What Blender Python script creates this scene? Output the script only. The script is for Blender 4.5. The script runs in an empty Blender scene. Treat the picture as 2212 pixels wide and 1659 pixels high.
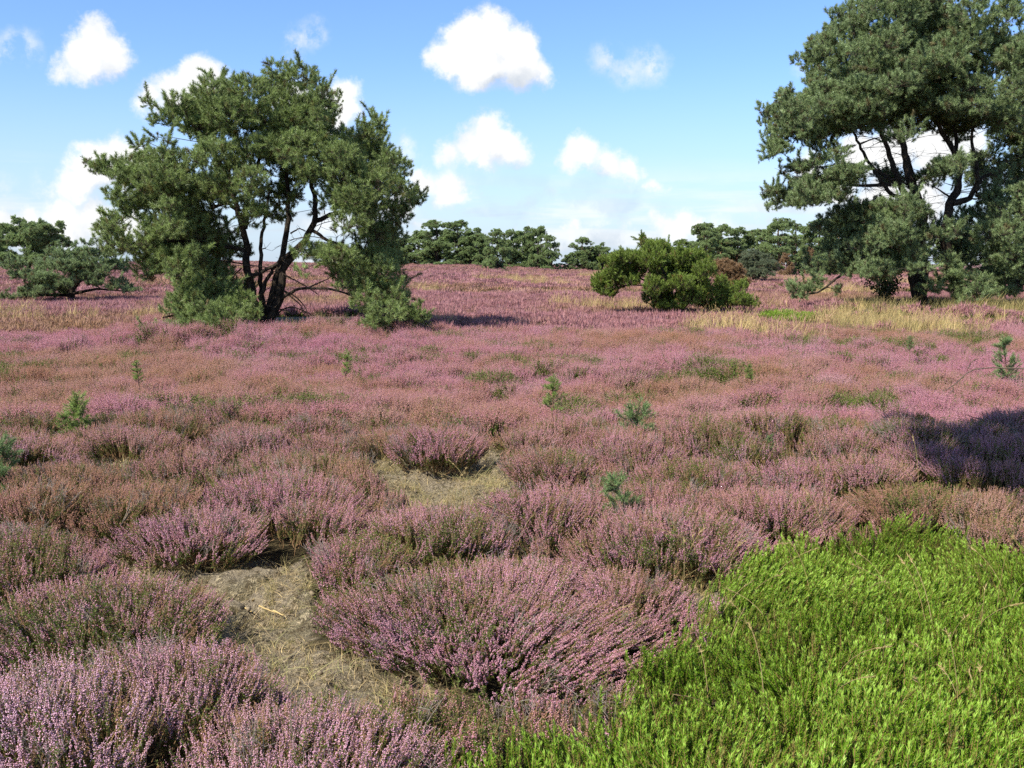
import bpy, math, random
import numpy as np
from math import radians as R_

rng = np.random.default_rng(7)
random.seed(7)
C = bpy.context.scene.collection
S = bpy.context.scene

# ---------------------------------------------------------------- camera
CAM_Z = 1.7
F = 2218.0            # focal length in pixels of a 2212 px wide picture
CX, CY, HY = 1106.0, 829.5, 551.0
PITCH = math.atan((CY - HY) / F)
cam_d = bpy.data.cameras.new('camera')
cam = bpy.data.objects.new('camera', cam_d)
C.objects.link(cam)
cam.location = (0, 0, CAM_Z)
cam.rotation_euler = (math.pi / 2 - PITCH, 0, 0)
cam_d.sensor_width = 36
cam_d.lens = 36 * F / 2212
cam_d.clip_start = 0.05
cam_d.clip_end = 9000
S.camera = cam

# ---------------------------------------------------------------- sun, exposure
SUN_EL = R_(47)
SUN_DIR = np.array([-0.75, -0.66])            # towards the sun, on the ground plane
SUN_DIR /= np.linalg.norm(SUN_DIR)
SUN_VEC = np.array([SUN_DIR[0] * math.cos(SUN_EL), SUN_DIR[1] * math.cos(SUN_EL), math.sin(SUN_EL)])
sl = bpy.data.lights.new('sun', 'SUN')
sl.energy = 4.9
sl.angle = R_(0.5)
sl.color = (1.0, 0.955, 0.88)
so = bpy.data.objects.new('sun', sl)
C.objects.link(so)
from mathutils import Vector, Matrix
so.rotation_euler = Vector(SUN_VEC).to_track_quat('Z', 'Y').to_euler()
so.location = (-20, -20, 30)
S.view_settings.view_transform = 'Standard'
S.view_settings.look = 'None'
S.view_settings.gamma = 1
S.view_settings.use_curve_mapping = False
S.view_settings.exposure = 0.92
S.cycles.use_denoising = False
S.cycles.max_bounces = 6
S.cycles.diffuse_bounces = 3
S.cycles.transmission_bounces = 3
S.cycles.transparent_max_bounces = 4
S.cycles.glossy_bounces = 2

# ---------------------------------------------------------------- world: sky and clouds
W = bpy.data.worlds.new('World')
S.world = W
W.use_nodes = True
wt = W.node_tree
wt.nodes.clear()


class NB:
    """small helper that writes node expressions"""
    def __init__(s, tree):
        s.t = tree

    def n(s, typ, **k):
        nd = s.t.nodes.new(typ)
        for a, b in k.items():
            setattr(nd, a, b)
        return nd

    def put(s, sock, v):
        if hasattr(v, 'is_output') or isinstance(v, bpy.types.NodeSocket):
            s.t.links.new(v, sock)
        elif v is not None:
            sock.default_value = v

    def m(s, op, a, b=None, c=None, clamp=False):
        nd = s.n('ShaderNodeMath', operation=op, use_clamp=clamp)
        for i, v in enumerate((a, b, c)):
            if v is not None:
                s.put(nd.inputs[i], v)
        return nd.outputs[0]

    def v(s, op, a, b=None, c=None):
        nd = s.n('ShaderNodeVectorMath', operation=op)
        for i, x in enumerate((a, b, c)):
            if x is not None:
                if op == 'SCALE' and i == 1:
                    s.put(nd.inputs['Scale'], x)
                else:
                    s.put(nd.inputs[i], x)
        return nd.outputs['Value'] if op in ('DISTANCE', 'LENGTH', 'DOT_PRODUCT') else nd.outputs['Vector']

    def mr(s, v, a, b, c=0.0, d=1.0, smooth=True):
        nd = s.n('ShaderNodeMapRange')
        if smooth:
            nd.interpolation_type = 'SMOOTHSTEP'
        for i, x in enumerate((v, a, b, c, d)):
            s.put(nd.inputs[i], x)
        return nd.outputs[0]

    def mix(s, f, a, b, mode='MIX'):
        nd = s.n('ShaderNodeMix', data_type='RGBA', blend_type=mode)
        s.put(nd.inputs[0], f)
        s.put(nd.inputs[6], a)
        s.put(nd.inputs[7], b)
        return nd.outputs[2]

    def noise(s, vec, scale, detail=3, rough=0.55, out='Fac', dist=0.0):
        nd = s.n('ShaderNodeTexNoise')
        s.put(nd.inputs['Vector'], vec)
        nd.inputs['Scale'].default_value = scale
        nd.inputs['Detail'].default_value = detail
        nd.inputs['Roughness'].default_value = rough
        nd.inputs['Distortion'].default_value = dist
        return nd.outputs[out]


w = NB(wt)
tc = w.n('ShaderNodeTexCoord')
D0 = tc.outputs['Generated']
sky = w.n('ShaderNodeTexSky', sky_type='NISHITA')
sky.sun_disc = False
sky.sun_elevation = SUN_EL
sky.sun_rotation = math.atan2(SUN_DIR[0], SUN_DIR[1])
sky.air_density = 1.0
sky.dust_density = 0.6
sky.ozone_density = 2.2
sep = w.n('ShaderNodeSeparateXYZ')
w.put(sep.inputs[0], D0)
az = w.m('ARCTAN2', sep.outputs[0], sep.outputs[1])
el = w.m('ARCSINE', sep.outputs[2])
comb = w.n('ShaderNodeCombineXYZ')
w.put(comb.inputs[0], az)
w.put(comb.inputs[1], el)
P0 = comb.outputs[0]
nz = w.noise(D0, 9.0, 6, 0.62, 'Color')
nzo = w.v('SCALE', w.v('SUBTRACT', nz, (0.5, 0.5, 0.5)), 0.036)
nz2 = w.noise(D0, 40.0, 6, 0.68, 'Color')
nzo2 = w.v('SCALE', w.v('SUBTRACT', nz2, (0.5, 0.5, 0.5)), 0.030)
P = w.v('ADD', P0, w.v('ADD', nzo, nzo2))


def px_dir(px, py):
    X, Y = (px - CX) / F, (CY - py) / F
    d = np.array([X, math.cos(PITCH) + Y * math.sin(PITCH), -math.sin(PITCH) + Y * math.cos(PITCH)])
    return d / np.linalg.norm(d)


def azel(px, py):
    d = px_dir(px, py)
    return math.atan2(d[0], d[1]), math.asin(d[2])


def sdf(P, circles, k=0.007, grow=1):
    cur = None
    for (px, py, r) in circles:
        a, e = azel(px, py)
        d = w.m('SUBTRACT', w.v('DISTANCE', P, (a, e, 0)), (r + grow) / F)
        if cur is None:
            cur = d
        else:
            cur = w.m('SMOOTH_MIN', cur, d, k)
    return cur


CLOUDS = [(1010, 85, 55), (1060, 75, 52), (1105, 115, 62), (975, 130, 42), (1040, 140, 60), (1130, 150, 52), (1175, 172, 26), (948, 120, 20),
          (1050, 292, 42), (1008, 325, 36), (1085, 318, 42), (960, 337, 25), (1125, 335, 25), (1050, 345, 24),
          (1265, 332, 34), (1230, 350, 25), (1310, 357, 30), (1352, 365, 26), (1335, 388, 18), (1390, 368, 12),
          (208, 80, 38), (240, 120, 44), (190, 130, 46), (135, 145, 28), (115, 160, 14),
          (430, 180, 48), (380, 212, 42), (330, 225, 28), (300, 240, 16), (755, 220, 36), (720, 250, 44), (640, 240, 50),
          (200, 365, 50), (245, 350, 40), (170, 400, 36), (285, 375, 50), (340, 400, 50),
          (0, 475, 38), (60, 470, 34), (140, 468, 40), (205, 475, 40), (160, 505, 30), (280, 490, 30), (60, 510, 28),
          (955, 405, 36), (905, 390, 28), (992, 415, 16), (860, 440, 40), (900, 485, 16),
          (1415, 403, 18), (1398, 406, 12), (1440, 405, 8),
          (1430, 492, 22), (1480, 485, 28), (1520, 492, 24), (1460, 508, 26), (1240, 488, 16), (1215, 492, 10), (1410, 478, 14),
          (1740, 355, 32), (1850, 330, 48), (1800, 400, 40), (1930, 320, 50), (2030, 330, 56), (2090, 320, 34), (1900, 420, 50), (2000, 430, 50), (2195, 118, 22)]
FAINT = [(650, 92, 20), (685, 85, 16), (630, 85, 8), (30, 98, 20), (60, 96, 10), (1325, 128, 22), (1415, 138, 24), (1370, 148, 18), (1735, 132, 14), (0, 400, 16), (120, 405, 20),
         (1180, 412, 12), (1145, 435, 10), (870, 320, 20), (1230, 505, 24), (1300, 505, 30), (1350, 500, 30), (1560, 500, 30), (1640, 500, 40), (1130, 500, 25), (700, 480, 40), (1030, 410, 12), (2150, 260, 22)]
Sd = sdf(P, CLOUDS)
dens1 = w.mr(Sd, 0.0050, -0.0085)
off = (-0.010, 0.022, 0)
Sl = sdf(w.v('ADD', P, off), CLOUDS)
lit = w.mr(w.m('SUBTRACT', Sl, Sd), -0.020, 0.004)
Sf = sdf(P, FAINT, 0.02)
dens2 = w.m('MULTIPLY', w.m('MULTIPLY', w.mr(Sf, 0.012, -0.014), w.mr(w.noise(D0, 30.0, 6, 0.65), 0.40, 0.60)), 0.75)
# low stretched bands of distant cloud near the horizon
strv = w.v('MULTIPLY', D0, (5.0, 5.0, 46.0))
band = w.noise(strv, 1.0, 5, 0.55)
bandm = w.m('MULTIPLY', w.mr(band, 0.42, 0.60), w.mr(el, 0.10, 0.02))
dens3 = w.m('MULTIPLY', bandm, 0.70)
# the same kind of small cumulus all round, outside the part of sky in view
cz = w.m('MAXIMUM', sep.outputs[2], 0.04)
pq = w.v('SCALE', D0, w.m('DIVIDE', 1.0, cz))
gn = w.noise(pq, 0.9, 7, 0.55)
outm = w.mr(w.m('MAXIMUM', w.m('SUBTRACT', w.m('ABSOLUTE', az), 0.50), w.m('SUBTRACT', el, 0.26)), 0.0, 0.10)
dens4 = w.m('MULTIPLY', w.m('MULTIPLY', w.mr(gn, 0.56, 0.66), outm), w.mr(el, 0.02, 0.08))
dens = w.m('MAXIMUM', w.m('MAXIMUM', dens1, dens2), w.m('MAXIMUM', dens3, dens4))
relief = w.noise(D0, 22.0, 5, 0.6)
lit2 = w.m('ADD', w.m('MULTIPLY', lit, 0.75), w.m('MULTIPLY', w.m('SUBTRACT', relief, 0.38), 1.3), clamp=True)
CB = 5.9
ccol = w.mix(lit2, (0.60 * CB, 0.67 * CB, 0.77 * CB, 1), (1.08 * CB, 1.08 * CB, 1.07 * CB, 1))
hz = w.mr(el, 0.19, -0.01, 0.0, 0.56)
skyc = w.mix(1.0, sky.outputs[0], (0.74, 0.92, 1.30, 1), 'MULTIPLY')
skyc = w.mix(hz, skyc, (0.70 * CB, 0.84 * CB, 1.0 * CB, 1))
allc = w.mix(dens, skyc, ccol)
below = w.mr(el, -0.02, -0.06)
allc = w.mix(below, allc, (1.2, 1.0, 0.8, 1))
bg = w.n('ShaderNodeBackground')
w.put(bg.inputs['Color'], allc)
bg.inputs['Strength'].default_value = 0.092
wo = w.n('ShaderNodeOutputWorld')
wt.links.new(bg.outputs[0], wo.inputs[0])
W.cycles.sampling_method = 'MANUAL'
W.cycles.sample_map_resolution = 512


# ---------------------------------------------------------------- geometry helpers
def ground_pt(px, py, z=0.0):
    d = px_dir(px, py)
    t = (z - CAM_Z) / d[2]
    return np.array([d[0] * t, d[1] * t])


def at_depth(px, py, D):
    d = px_dir(px, py)
    t = D / d[1]
    return np.array([d[0] * t, D, CAM_Z + d[2] * t])


def to_px(x, y, z):
    x, y, z = np.asarray(x, float), np.asarray(y, float), np.asarray(z, float) - CAM_Z
    f = y * math.cos(PITCH) - z * math.sin(PITCH)
    u = y * math.sin(PITCH) + z * math.cos(PITCH)
    f = np.maximum(f, 1e-3)
    return CX + F * x / f, CY - F * u / f


def vnoise(x, y, scale, seed=0):
    x = np.asarray(x, float) / scale + 1000.3
    y = np.asarray(y, float) / scale + 1000.7
    xi, yi = np.floor(x).astype(np.int64), np.floor(y).astype(np.int64)
    fx, fy = x - xi, y - yi
    fx = fx * fx * (3 - 2 * fx)
    fy = fy * fy * (3 - 2 * fy)

    def h(a, b):
        n = (a * 374761393 + b * 668265263 + seed * 1442695041) & 0xffffffff
        n = ((n ^ (n >> 13)) * 1274126177) & 0xffffffff
        n = n ^ (n >> 16)
        return (n & 0xffffff) / float(0xffffff)
    return (h(xi, yi) * (1 - fx) + h(xi + 1, yi) * fx) * (1 - fy) + (h(xi, yi + 1) * (1 - fx) + h(xi + 1, yi + 1) * fx) * fy


def fbm(x, y, scale, octv=4, seed=0, gain=0.5):
    s, a, t = 0, 1.0, 0
    for i in range(octv):
        s = s + a * vnoise(x, y, scale / 2 ** i, seed + i * 17)
        t += a
        a *= gain
    return s / t


def sstep(x, a, b):
    t = np.clip((np.asarray(x, float) - a) / (b - a), 0, 1)
    return t * t * (3 - 2 * t)


def mesh_np(name, V, faces, mats=(), mi=None, smooth=False):
    """faces: one int array (n,3) or (n,4)"""
    me = bpy.data.meshes.new(name)
    V = np.asarray(V, np.float32)
    me.vertices.add(len(V))
    me.vertices.foreach_set('co', V.ravel())
    if faces is not None and len(faces):
        F_ = np.asarray(faces, np.int32)
        n, k = F_.shape
        me.loops.add(n * k)
        me.loops.foreach_set('vertex_index', F_.ravel())
        me.polygons.add(n)
        me.polygons.foreach_set('loop_start', np.arange(0, n * k, k, dtype=np.int32))
        for m in mats:
            me.materials.append(m)
        if mi is not None:
            me.polygons.foreach_set('material_index', np.asarray(mi, np.int32))
        if smooth:
            me.polygons.foreach_set('use_smooth', np.ones(n, bool))
    me.update(calc_edges=True)
    return me


def link(name, me, parent=None, loc=None):
    o = bpy.data.objects.new(name, me)
    C.objects.link(o)
    if parent is not None:
        o.parent = parent
    if loc is not None:
        o.location = loc
    return o


def empty(name, loc=(0, 0, 0), rz=0):
    o = bpy.data.objects.new(name, None)
    C.objects.link(o)
    o.location = loc
    o.rotation_euler = (0, 0, rz)
    o.empty_display_size = 0.3
    return o


def tag(o, label=None, cat=None, group=None, kind=None):
    if label:
        o['label'] = label
    if cat:
        o['category'] = cat
    if group:
        o['group'] = group
    if kind:
        o['kind'] = kind
    return o


class Geo:
    """collects triangles"""
    def __init__(s):
        s.V, s.T, s.M, s.n = [], [], [], 0

    def add(s, V, T, m=0):
        V = np.asarray(V, float)
        T = np.asarray(T, int)
        s.V.append(V)
        s.T.append(T + s.n)
        s.M.append(np.full(len(T), m))
        s.n += len(V)

    def tube(s, pts, rad, k=5, m=0, jit=0.0):
        pts = np.asarray(pts, float)
        n = len(pts)
        rad = np.broadcast_to(np.asarray(rad, float), (n,)) if np.ndim(rad) else np.full(n, rad)
        tg = np.gradient(pts, axis=0)
        tg /= np.linalg.norm(tg, axis=1)[:, None] + 1e-9
        ref = np.array([0.31, 0.17, 0.93]) if abs(tg[0][2]) < 0.9 else np.array([1.0, 0.1, 0.0])
        a = np.cross(tg, ref)
        a /= np.linalg.norm(a, axis=1)[:, None] + 1e-9
        b = np.cross(tg, a)
        th = np.arange(k) * 2 * math.pi / k
        rr = rad[:, None] * (1 + (rng.random((n, k)) - 0.5) * jit)
        V = pts[:, None, :] + rr[:, :, None] * (np.cos(th)[None, :, None] * a[:, None, :] + np.sin(th)[None, :, None] * b[:, None, :])
        V = V.reshape(-1, 3)
        i = np.arange(n - 1)[:, None] * k
        j = np.arange(k)[None, :]
        j2 = (j + 1) % k
        q = np.stack([i + j, i + j2, i + k + j2, i + k + j], -1).reshape(-1, 4)
        T = np.concatenate([q[:, [0, 1, 2]], q[:, [0, 2, 3]]])
        s.add(V, T, m)

    def tris(s, P3, m=0):
        """P3: (n,3,3) triangles"""
        P3 = np.asarray(P3, float)
        n = len(P3)
        s.add(P3.reshape(-1, 3), np.arange(n * 3).reshape(n, 3), m)

    def mesh(s, name, mats, smooth=False):
        return mesh_np(name, np.concatenate(s.V), np.concatenate(s.T), mats, np.concatenate(s.M), smooth)


def unit(v):
    v = np.asarray(v, float)
    return v / (np.linalg.norm(v, axis=-1, keepdims=True) + 1e-9)


def euler_from_dir(d, spin):
    d = unit(d)
    ref = np.where(np.abs(d[:, 2:3]) < 0.99, np.array([[0, 0, 1.0]]), np.array([[1.0, 0, 0]]))
    a = unit(np.cross(ref, d))
    b = np.cross(d, a)
    c, s_ = np.cos(spin)[:, None], np.sin(spin)[:, None]
    x = a * c + b * s_
    y = np.cross(d, x)
    ry = -np.arcsin(np.clip(x[:, 2], -1, 1))
    rx = np.arctan2(y[:, 2], d[:, 2])
    rz = np.arctan2(x[:, 1], x[:, 0])
    return np.stack([rx, ry, rz], -1)


# ---------------------------------------------------------------- materials
def new_mat(name):
    m = bpy.data.materials.new(name)
    m.use_nodes = True
    m.node_tree.nodes.clear()
    return m, NB(m.node_tree)


def finish(m, b, col, rough=0.6, trans=0.0, spec=0.3, bump=None, tcol=None):
    p = b.n('ShaderNodeBsdfPrincipled')
    b.put(p.inputs['Base Color'], col)
    p.inputs['Roughness'].default_value = rough
    p.inputs['Specular IOR Level'].default_value = spec
    if bump is not None:
        bn = b.n('ShaderNodeBump')
        bn.inputs['Strength'].default_value = bump[1]
        bn.inputs['Distance'].default_value = bump[2]
        b.put(bn.inputs['Height'], bump[0])
        b.put(p.inputs['Normal'], bn.outputs[0])
    o = b.n('ShaderNodeOutputMaterial')
    if trans > 0:
        t = b.n('ShaderNodeBsdfTranslucent')
        b.put(t.inputs['Color'], tcol if tcol is not None else col)
        mx = b.n('ShaderNodeMixShader')
        mx.inputs[0].default_value = trans
        b.t.links.new(p.outputs[0], mx.inputs[1])
        b.t.links.new(t.outputs[0], mx.inputs[2])
        b.t.links.new(mx.outputs[0], o.inputs[0])
    else:
        b.t.links.new(p.outputs[0], o.inputs[0])
    return m


def inst_attr(b, name):
    nd = b.n('ShaderNodeAttribute', attribute_type='INSTANCER', attribute_name=name)
    return nd.outputs['Fac']


def rnd_island(b):
    return b.n('ShaderNodeNewGeometry').outputs['Random Per Island']


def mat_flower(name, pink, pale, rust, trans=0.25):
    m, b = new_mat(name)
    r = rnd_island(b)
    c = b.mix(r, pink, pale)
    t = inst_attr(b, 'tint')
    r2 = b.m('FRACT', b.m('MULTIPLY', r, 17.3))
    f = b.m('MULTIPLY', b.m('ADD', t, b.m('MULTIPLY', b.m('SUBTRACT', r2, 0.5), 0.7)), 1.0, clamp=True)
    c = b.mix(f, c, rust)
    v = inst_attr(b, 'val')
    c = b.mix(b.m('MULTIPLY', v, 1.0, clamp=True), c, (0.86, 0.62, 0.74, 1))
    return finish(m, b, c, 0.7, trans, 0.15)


def mat_simple(name, c1, c2, rough=0.6, trans=0.0, spec=0.25, inst=True):
    m, b = new_mat(name)
    r = rnd_island(b)
    c = b.mix(r, c1, c2)
    if inst:
        oi = b.n('ShaderNodeObjectInfo').outputs['Random']
        k = b.m('ADD', b.m('MULTIPLY', oi, 0.5), 0.75)
        c = b.mix(1.0, c, b_gray(b, k), 'MULTIPLY')
    return finish(m, b, c, rough, trans, spec)


def b_gray(b, k):
    cc = b.n('ShaderNodeCombineColor')
    for i in range(3):
        b.put(cc.inputs[i], k)
    return cc.outputs[0]


M_flower = mat_flower('heather_flower', (0.55, 0.180, 0.280, 1), (0.80, 0.455, 0.540, 1), (0.50, 0.270, 0.155, 1))
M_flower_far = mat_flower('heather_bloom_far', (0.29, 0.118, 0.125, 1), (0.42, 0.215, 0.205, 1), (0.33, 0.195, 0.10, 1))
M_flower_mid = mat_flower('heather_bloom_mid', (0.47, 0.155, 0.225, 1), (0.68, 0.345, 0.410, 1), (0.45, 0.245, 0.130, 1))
M_hleaf = mat_simple('heather_leaf', (0.060, 0.105, 0.015, 1), (0.17, 0.20, 0.040, 1), 0.6, 0.25)
M_hstem = mat_simple('heather_stem', (0.17, 0.10, 0.045, 1), (0.32, 0.19, 0.09, 1), 0.8)
M_hdry = mat_simple('heather_dry', (0.20, 0.115, 0.06, 1), (0.30, 0.17, 0.09, 1), 0.8)


def mat_tip(name, lo, hi, tipc, z0, z1, trans=0.3, rough=0.5):
    m, b = new_mat(name)
    tcn = b.n('ShaderNodeAttribute', attribute_type='GEOMETRY', attribute_name='h')
    f = b.mr(tcn.outputs['Fac'], z0, z1)
    r = rnd_island(b)
    c = b.mix(r, lo, hi)
    c = b.mix(f, c, tipc)
    t = inst_attr(b, 'tint')
    c = b.mix(b.m('MULTIPLY', t, 1.0, clamp=True), c, (0.20, 0.13, 0.045, 1))
    return finish(m, b, c, rough, trans, 0.3)


M_crow = mat_tip('crowberry_leaf', (0.090, 0.190, 0.007, 1), (0.19, 0.335, 0.015, 1), (0.38, 0.55, 0.08, 1), 0.86, 1.04)
M_crowstem = mat_simple('crowberry_stem', (0.14, 0.09, 0.03, 1), (0.22, 0.14, 0.05, 1), 0.7)


def mat_needle(name, lo, hi, dry, trans=0.33):
    m, b = new_mat(name)
    r = rnd_island(b)
    c = b.mix(r, lo, hi)
    oi = b.n('ShaderNodeObjectInfo').outputs['Random']
    c = b.mix(b.mr(oi, 0.90, 0.97), c, dry)
    t = inst_attr(b, 'val')
    c = b.mix(1.0, c, b_gray(b, b.m('ADD', b.m('MULTIPLY', t, 0.7), 0.65)), 'MULTIPLY')
    return finish(m, b, c, 0.45, trans, 0.4)


M_needle_g = mat_needle('pine_needle_green', (0.175, 0.235, 0.065, 1), (0.285, 0.355, 0.12, 1), (0.15, 0.13, 0.04, 1))
M_needle_b = mat_needle('pine_needle_bluish', (0.160, 0.220, 0.078, 1), (0.265, 0.335, 0.145, 1), (0.15, 0.12, 0.05, 1))
M_needle_d = mat_needle('pine_needle_distant', (0.185, 0.250, 0.085, 1), (0.265, 0.345, 0.135, 1), (0.13, 0.13, 0.05, 1))
M_needle_y = mat_needle('pine_needle_fresh', (0.17, 0.25, 0.045, 1), (0.30, 0.40, 0.10, 1), (0.2, 0.25, 0.06, 1), 0.3)
M_needle_s = mat_needle('pine_needle_seedling', (0.13, 0.20, 0.06, 1), (0.23, 0.33, 0.12, 1), (0.12, 0.2, 0.06, 1), 0.3)
M_juniper = mat_needle('juniper_needle', (0.13, 0.19, 0.025, 1), (0.25, 0.33, 0.065, 1), (0.20, 0.15, 0.04, 1))
M_brownneedle = mat_needle('dead_foliage', (0.21, 0.130, 0.060, 1), (0.33, 0.21, 0.11, 1), (0.3, 0.2, 0.10, 1))
M_greybush = mat_needle('broom_foliage', (0.10, 0.125, 0.060, 1), (0.16, 0.185, 0.10, 1), (0.17, 0.15, 0.07, 1))
M_oak = mat_needle('oak_leaf', (0.03, 0.05, 0.018, 1), (0.07, 0.09, 0.03, 1), (0.1, 0.07, 0.03, 1))
M_straw = mat_simple('straw', (0.42, 0.30, 0.115, 1), (0.58, 0.44, 0.20, 1), 0.7, 0.3)
M_strawg = mat_simple('straw_green', (0.24, 0.215, 0.07, 1), (0.42, 0.335, 0.135, 1), 0.7, 0.3)
M_grass = mat_simple('green_grass', (0.10, 0.17, 0.035, 1), (0.20, 0.26, 0.07, 1), 0.6, 0.3)
M_twig = mat_simple('twig', (0.045, 0.034, 0.024, 1), (0.10, 0.075, 0.05, 1), 0.8)
M_deadtwig = mat_simple('bleached_twig', (0.36, 0.29, 0.20, 1), (0.5, 0.42, 0.32, 1), 0.8)


def mat_bark(name, c1, c2, c3, sc=9.0):
    m, b = new_mat(name)
    t = b.n('ShaderNodeTexCoord').outputs['Object']
    st = b.v('MULTIPLY', t, (1, 1, 0.35))
    n1 = b.noise(st, sc, 5, 0.65)
    n2 = b.noise(st, sc * 4, 4, 0.7)
    c = b.mix(b.mr(n1, 0.35, 0.65), c1, c2)
    c = b.mix(b.mr(n2, 0.52, 0.66), c, c3)
    return finish(m, b, c, 0.9, 0, 0.15, (b.m('ADD', n1, n2), 0.9, 0.04))


M_bark = mat_bark('pine_bark', (0.022, 0.017, 0.013, 1), (0.065, 0.047, 0.032, 1), (0.10, 0.085, 0.055, 1))
M_bark_w = mat_bark('pine_bark_warm', (0.16, 0.09, 0.05, 1), (0.30, 0.19, 0.11, 1), (0.36, 0.27, 0.17, 1))

# soil / ground
m, b = new_mat('heath_soil')
t = b.n('ShaderNodeTexCoord').outputs['Object']
n1 = b.noise(t, 1.7, 6, 0.6)
n2 = b.noise(t, 14.0, 6, 0.7)
n3 = b.noise(t, 90.0, 3, 0.6)
n4 = b.noise(b.v('MULTIPLY', t, (1, 2.2, 1)), 38.0, 4, 0.7, dist=1.2)
litter = b.mix(b.mr(n2, 0.4, 0.6), (0.055, 0.045, 0.022, 1), (0.13, 0.10, 0.05, 1))
soil = b.mix(b.mr(n1, 0.4, 0.62), (0.31, 0.25, 0.165, 1), (0.22, 0.185, 0.110, 1))
soil = b.mix(b.mr(n2, 0.48, 0.60), soil, (0.13, 0.10, 0.055, 1))
soil = b.mix(b.m('MULTIPLY', b.mr(n4, 0.53, 0.60), 0.8), soil, (0.56, 0.46, 0.28, 1))
soil = b.mix(b.m('MULTIPLY', b.mr(n3, 0.52, 0.7), 0.6), soil, (0.10, 0.085, 0.045, 1))
at = b.n('ShaderNodeAttribute', attribute_type='GEOMETRY', attribute_name='bare').outputs['Fac']
at2 = b.n('ShaderNodeAttribute', attribute_type='GEOMETRY', attribute_name='far').outputs['Fac']
f1 = b.noise(b.v('MULTIPLY', t, (1, 1, 1)), 0.09, 5, 0.65)
f2 = b.noise(t, 1.1, 4, 0.7)
farc = b.mix(b.mr(f2, 0.35, 0.65), (0.145, 0.075, 0.072, 1), (0.24, 0.13, 0.125, 1))
farc = b.mix(b.mr(f1, 0.55, 0.66), farc, (0.38, 0.29, 0.14, 1))
c = b.mix(at, litter, soil)
c = b.mix(at2, c, farc)
M_ground = finish(m, b, c, 0.95, 0, 0.1, (b.m('ADD', n2, b.m('ADD', b.m('MULTIPLY', n4, 0.6), b.m('MULTIPLY', n3, 0.35))), 1.0, 0.06))
M_clod = M_ground


# ---------------------------------------------------------------- scatter through one node tree per kind of source
def add_h(me, zmax):
    a = me.attributes.new('h', 'FLOAT', 'POINT')
    co = np.empty(len(me.vertices) * 3, np.float32)
    me.vertices.foreach_get('co', co)
    a.data.foreach_set('value', (co.reshape(-1, 3)[:, 2] / zmax).astype(np.float32))


_groups = {}


def scatter_group(name, sources):
    """node tree that puts one of the source meshes on each point"""
    if name in _groups:
        return _groups[name]
    g = bpy.data.node_groups.new(name, 'GeometryNodeTree')
    g.interface.new_socket('Geometry', in_out='INPUT', socket_type='NodeSocketGeometry')
    g.interface.new_socket('Geometry', in_out='OUTPUT', socket_type='NodeSocketGeometry')
    N, L = g.nodes, g.links
    gi, go = N.new('NodeGroupInput'), N.new('NodeGroupOutput')
    jn = N.new('GeometryNodeJoinGeometry')
    for me in reversed(sources):
        ob = bpy.data.objects.new(me.name, me)      # only carries the mesh into the nodes, never placed in the scene
        oi = N.new('GeometryNodeObjectInfo')
        oi.inputs['Object'].default_value = ob
        gti = N.new('GeometryNodeGeometryToInstance')
        L.new(oi.outputs['Geometry'], gti.inputs[0])
        L.new(gti.outputs[0], jn.inputs[0])
    iop = N.new('GeometryNodeInstanceOnPoints')
    L.new(gi.outputs[0], iop.inputs['Points'])
    L.new(jn.outputs[0], iop.inputs['Instance'])
    iop.inputs['Pick Instance'].default_value = True

    def attr(nm, ty):
        a = N.new('GeometryNodeInputNamedAttribute')
        a.data_type = ty
        a.inputs['Name'].default_value = nm
        return a.outputs['Attribute']
    L.new(attr('idx', 'INT'), iop.inputs['Instance Index'])
    etr = N.new('FunctionNodeEulerToRotation')
    L.new(attr('rot', 'FLOAT_VECTOR'), etr.inputs[0])
    L.new(etr.outputs[0], iop.inputs['Rotation'])
    L.new(attr('scl', 'FLOAT_VECTOR'), iop.inputs['Scale'])
    L.new(iop.outputs[0], go.inputs[0])
    _groups[name] = g
    return g


def scatter_mesh(name, P_, D_, scl, nsrc, tint=None, val=None, idx=None):
    n = len(P_)
    me = bpy.data.meshes.new(name)
    me.vertices.add(n)
    me.vertices.foreach_set('co', np.asarray(P_, np.float32).ravel())
    rot = euler_from_dir(np.asarray(D_, float), rng.random(n) * 6.283)
    a = me.attributes.new('rot', 'FLOAT_VECTOR', 'POINT')
    a.data.foreach_set('vector', rot.astype(np.float32).ravel())
    scl = np.asarray(scl, np.float32)
    if scl.ndim == 1:
        scl = np.repeat(scl[:, None], 3, 1)
    a = me.attributes.new('scl', 'FLOAT_VECTOR', 'POINT')
    a.data.foreach_set('vector', scl.ravel())
    a = me.attributes.new('idx', 'INT', 'POINT')
    a.data.foreach_set('value', (rng.integers(0, nsrc, n) if idx is None else idx).astype(np.int32))
    a = me.attributes.new('tint', 'FLOAT', 'POINT')
    a.data.foreach_set('value', (np.zeros(n) if tint is None else np.asarray(tint)).astype(np.float32))
    a = me.attributes.new('val', 'FLOAT', 'POINT')
    a.data.foreach_set('value', (np.zeros(n) if val is None else np.asarray(val)).astype(np.float32))
    return me


def scatter(name, gname, sources, P_, D_, scl, tint=None, val=None, parent=None, idx=None):
    me = scatter_mesh(name, P_, D_, scl, len(sources), tint, val, idx)
    o = link(name, me, parent)
    md = o.modifiers.new('scatter', 'NODES')
    md.node_group = scatter_group(gname, sources)
    return o


# ---------------------------------------------------------------- source meshes
def leaf_tris(p, d, L_, wd):
    """thin triangles from p along d (n,3)"""
    n = len(p)
    side = unit(np.cross(d, unit(rng.normal(size=(n, 3)))))
    L_ = np.broadcast_to(np.asarray(L_, float), (n,))[:, None]
    return np.stack([p - side * wd / 2, p + side * wd / 2, p + unit(d) * L_], 1)


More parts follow.
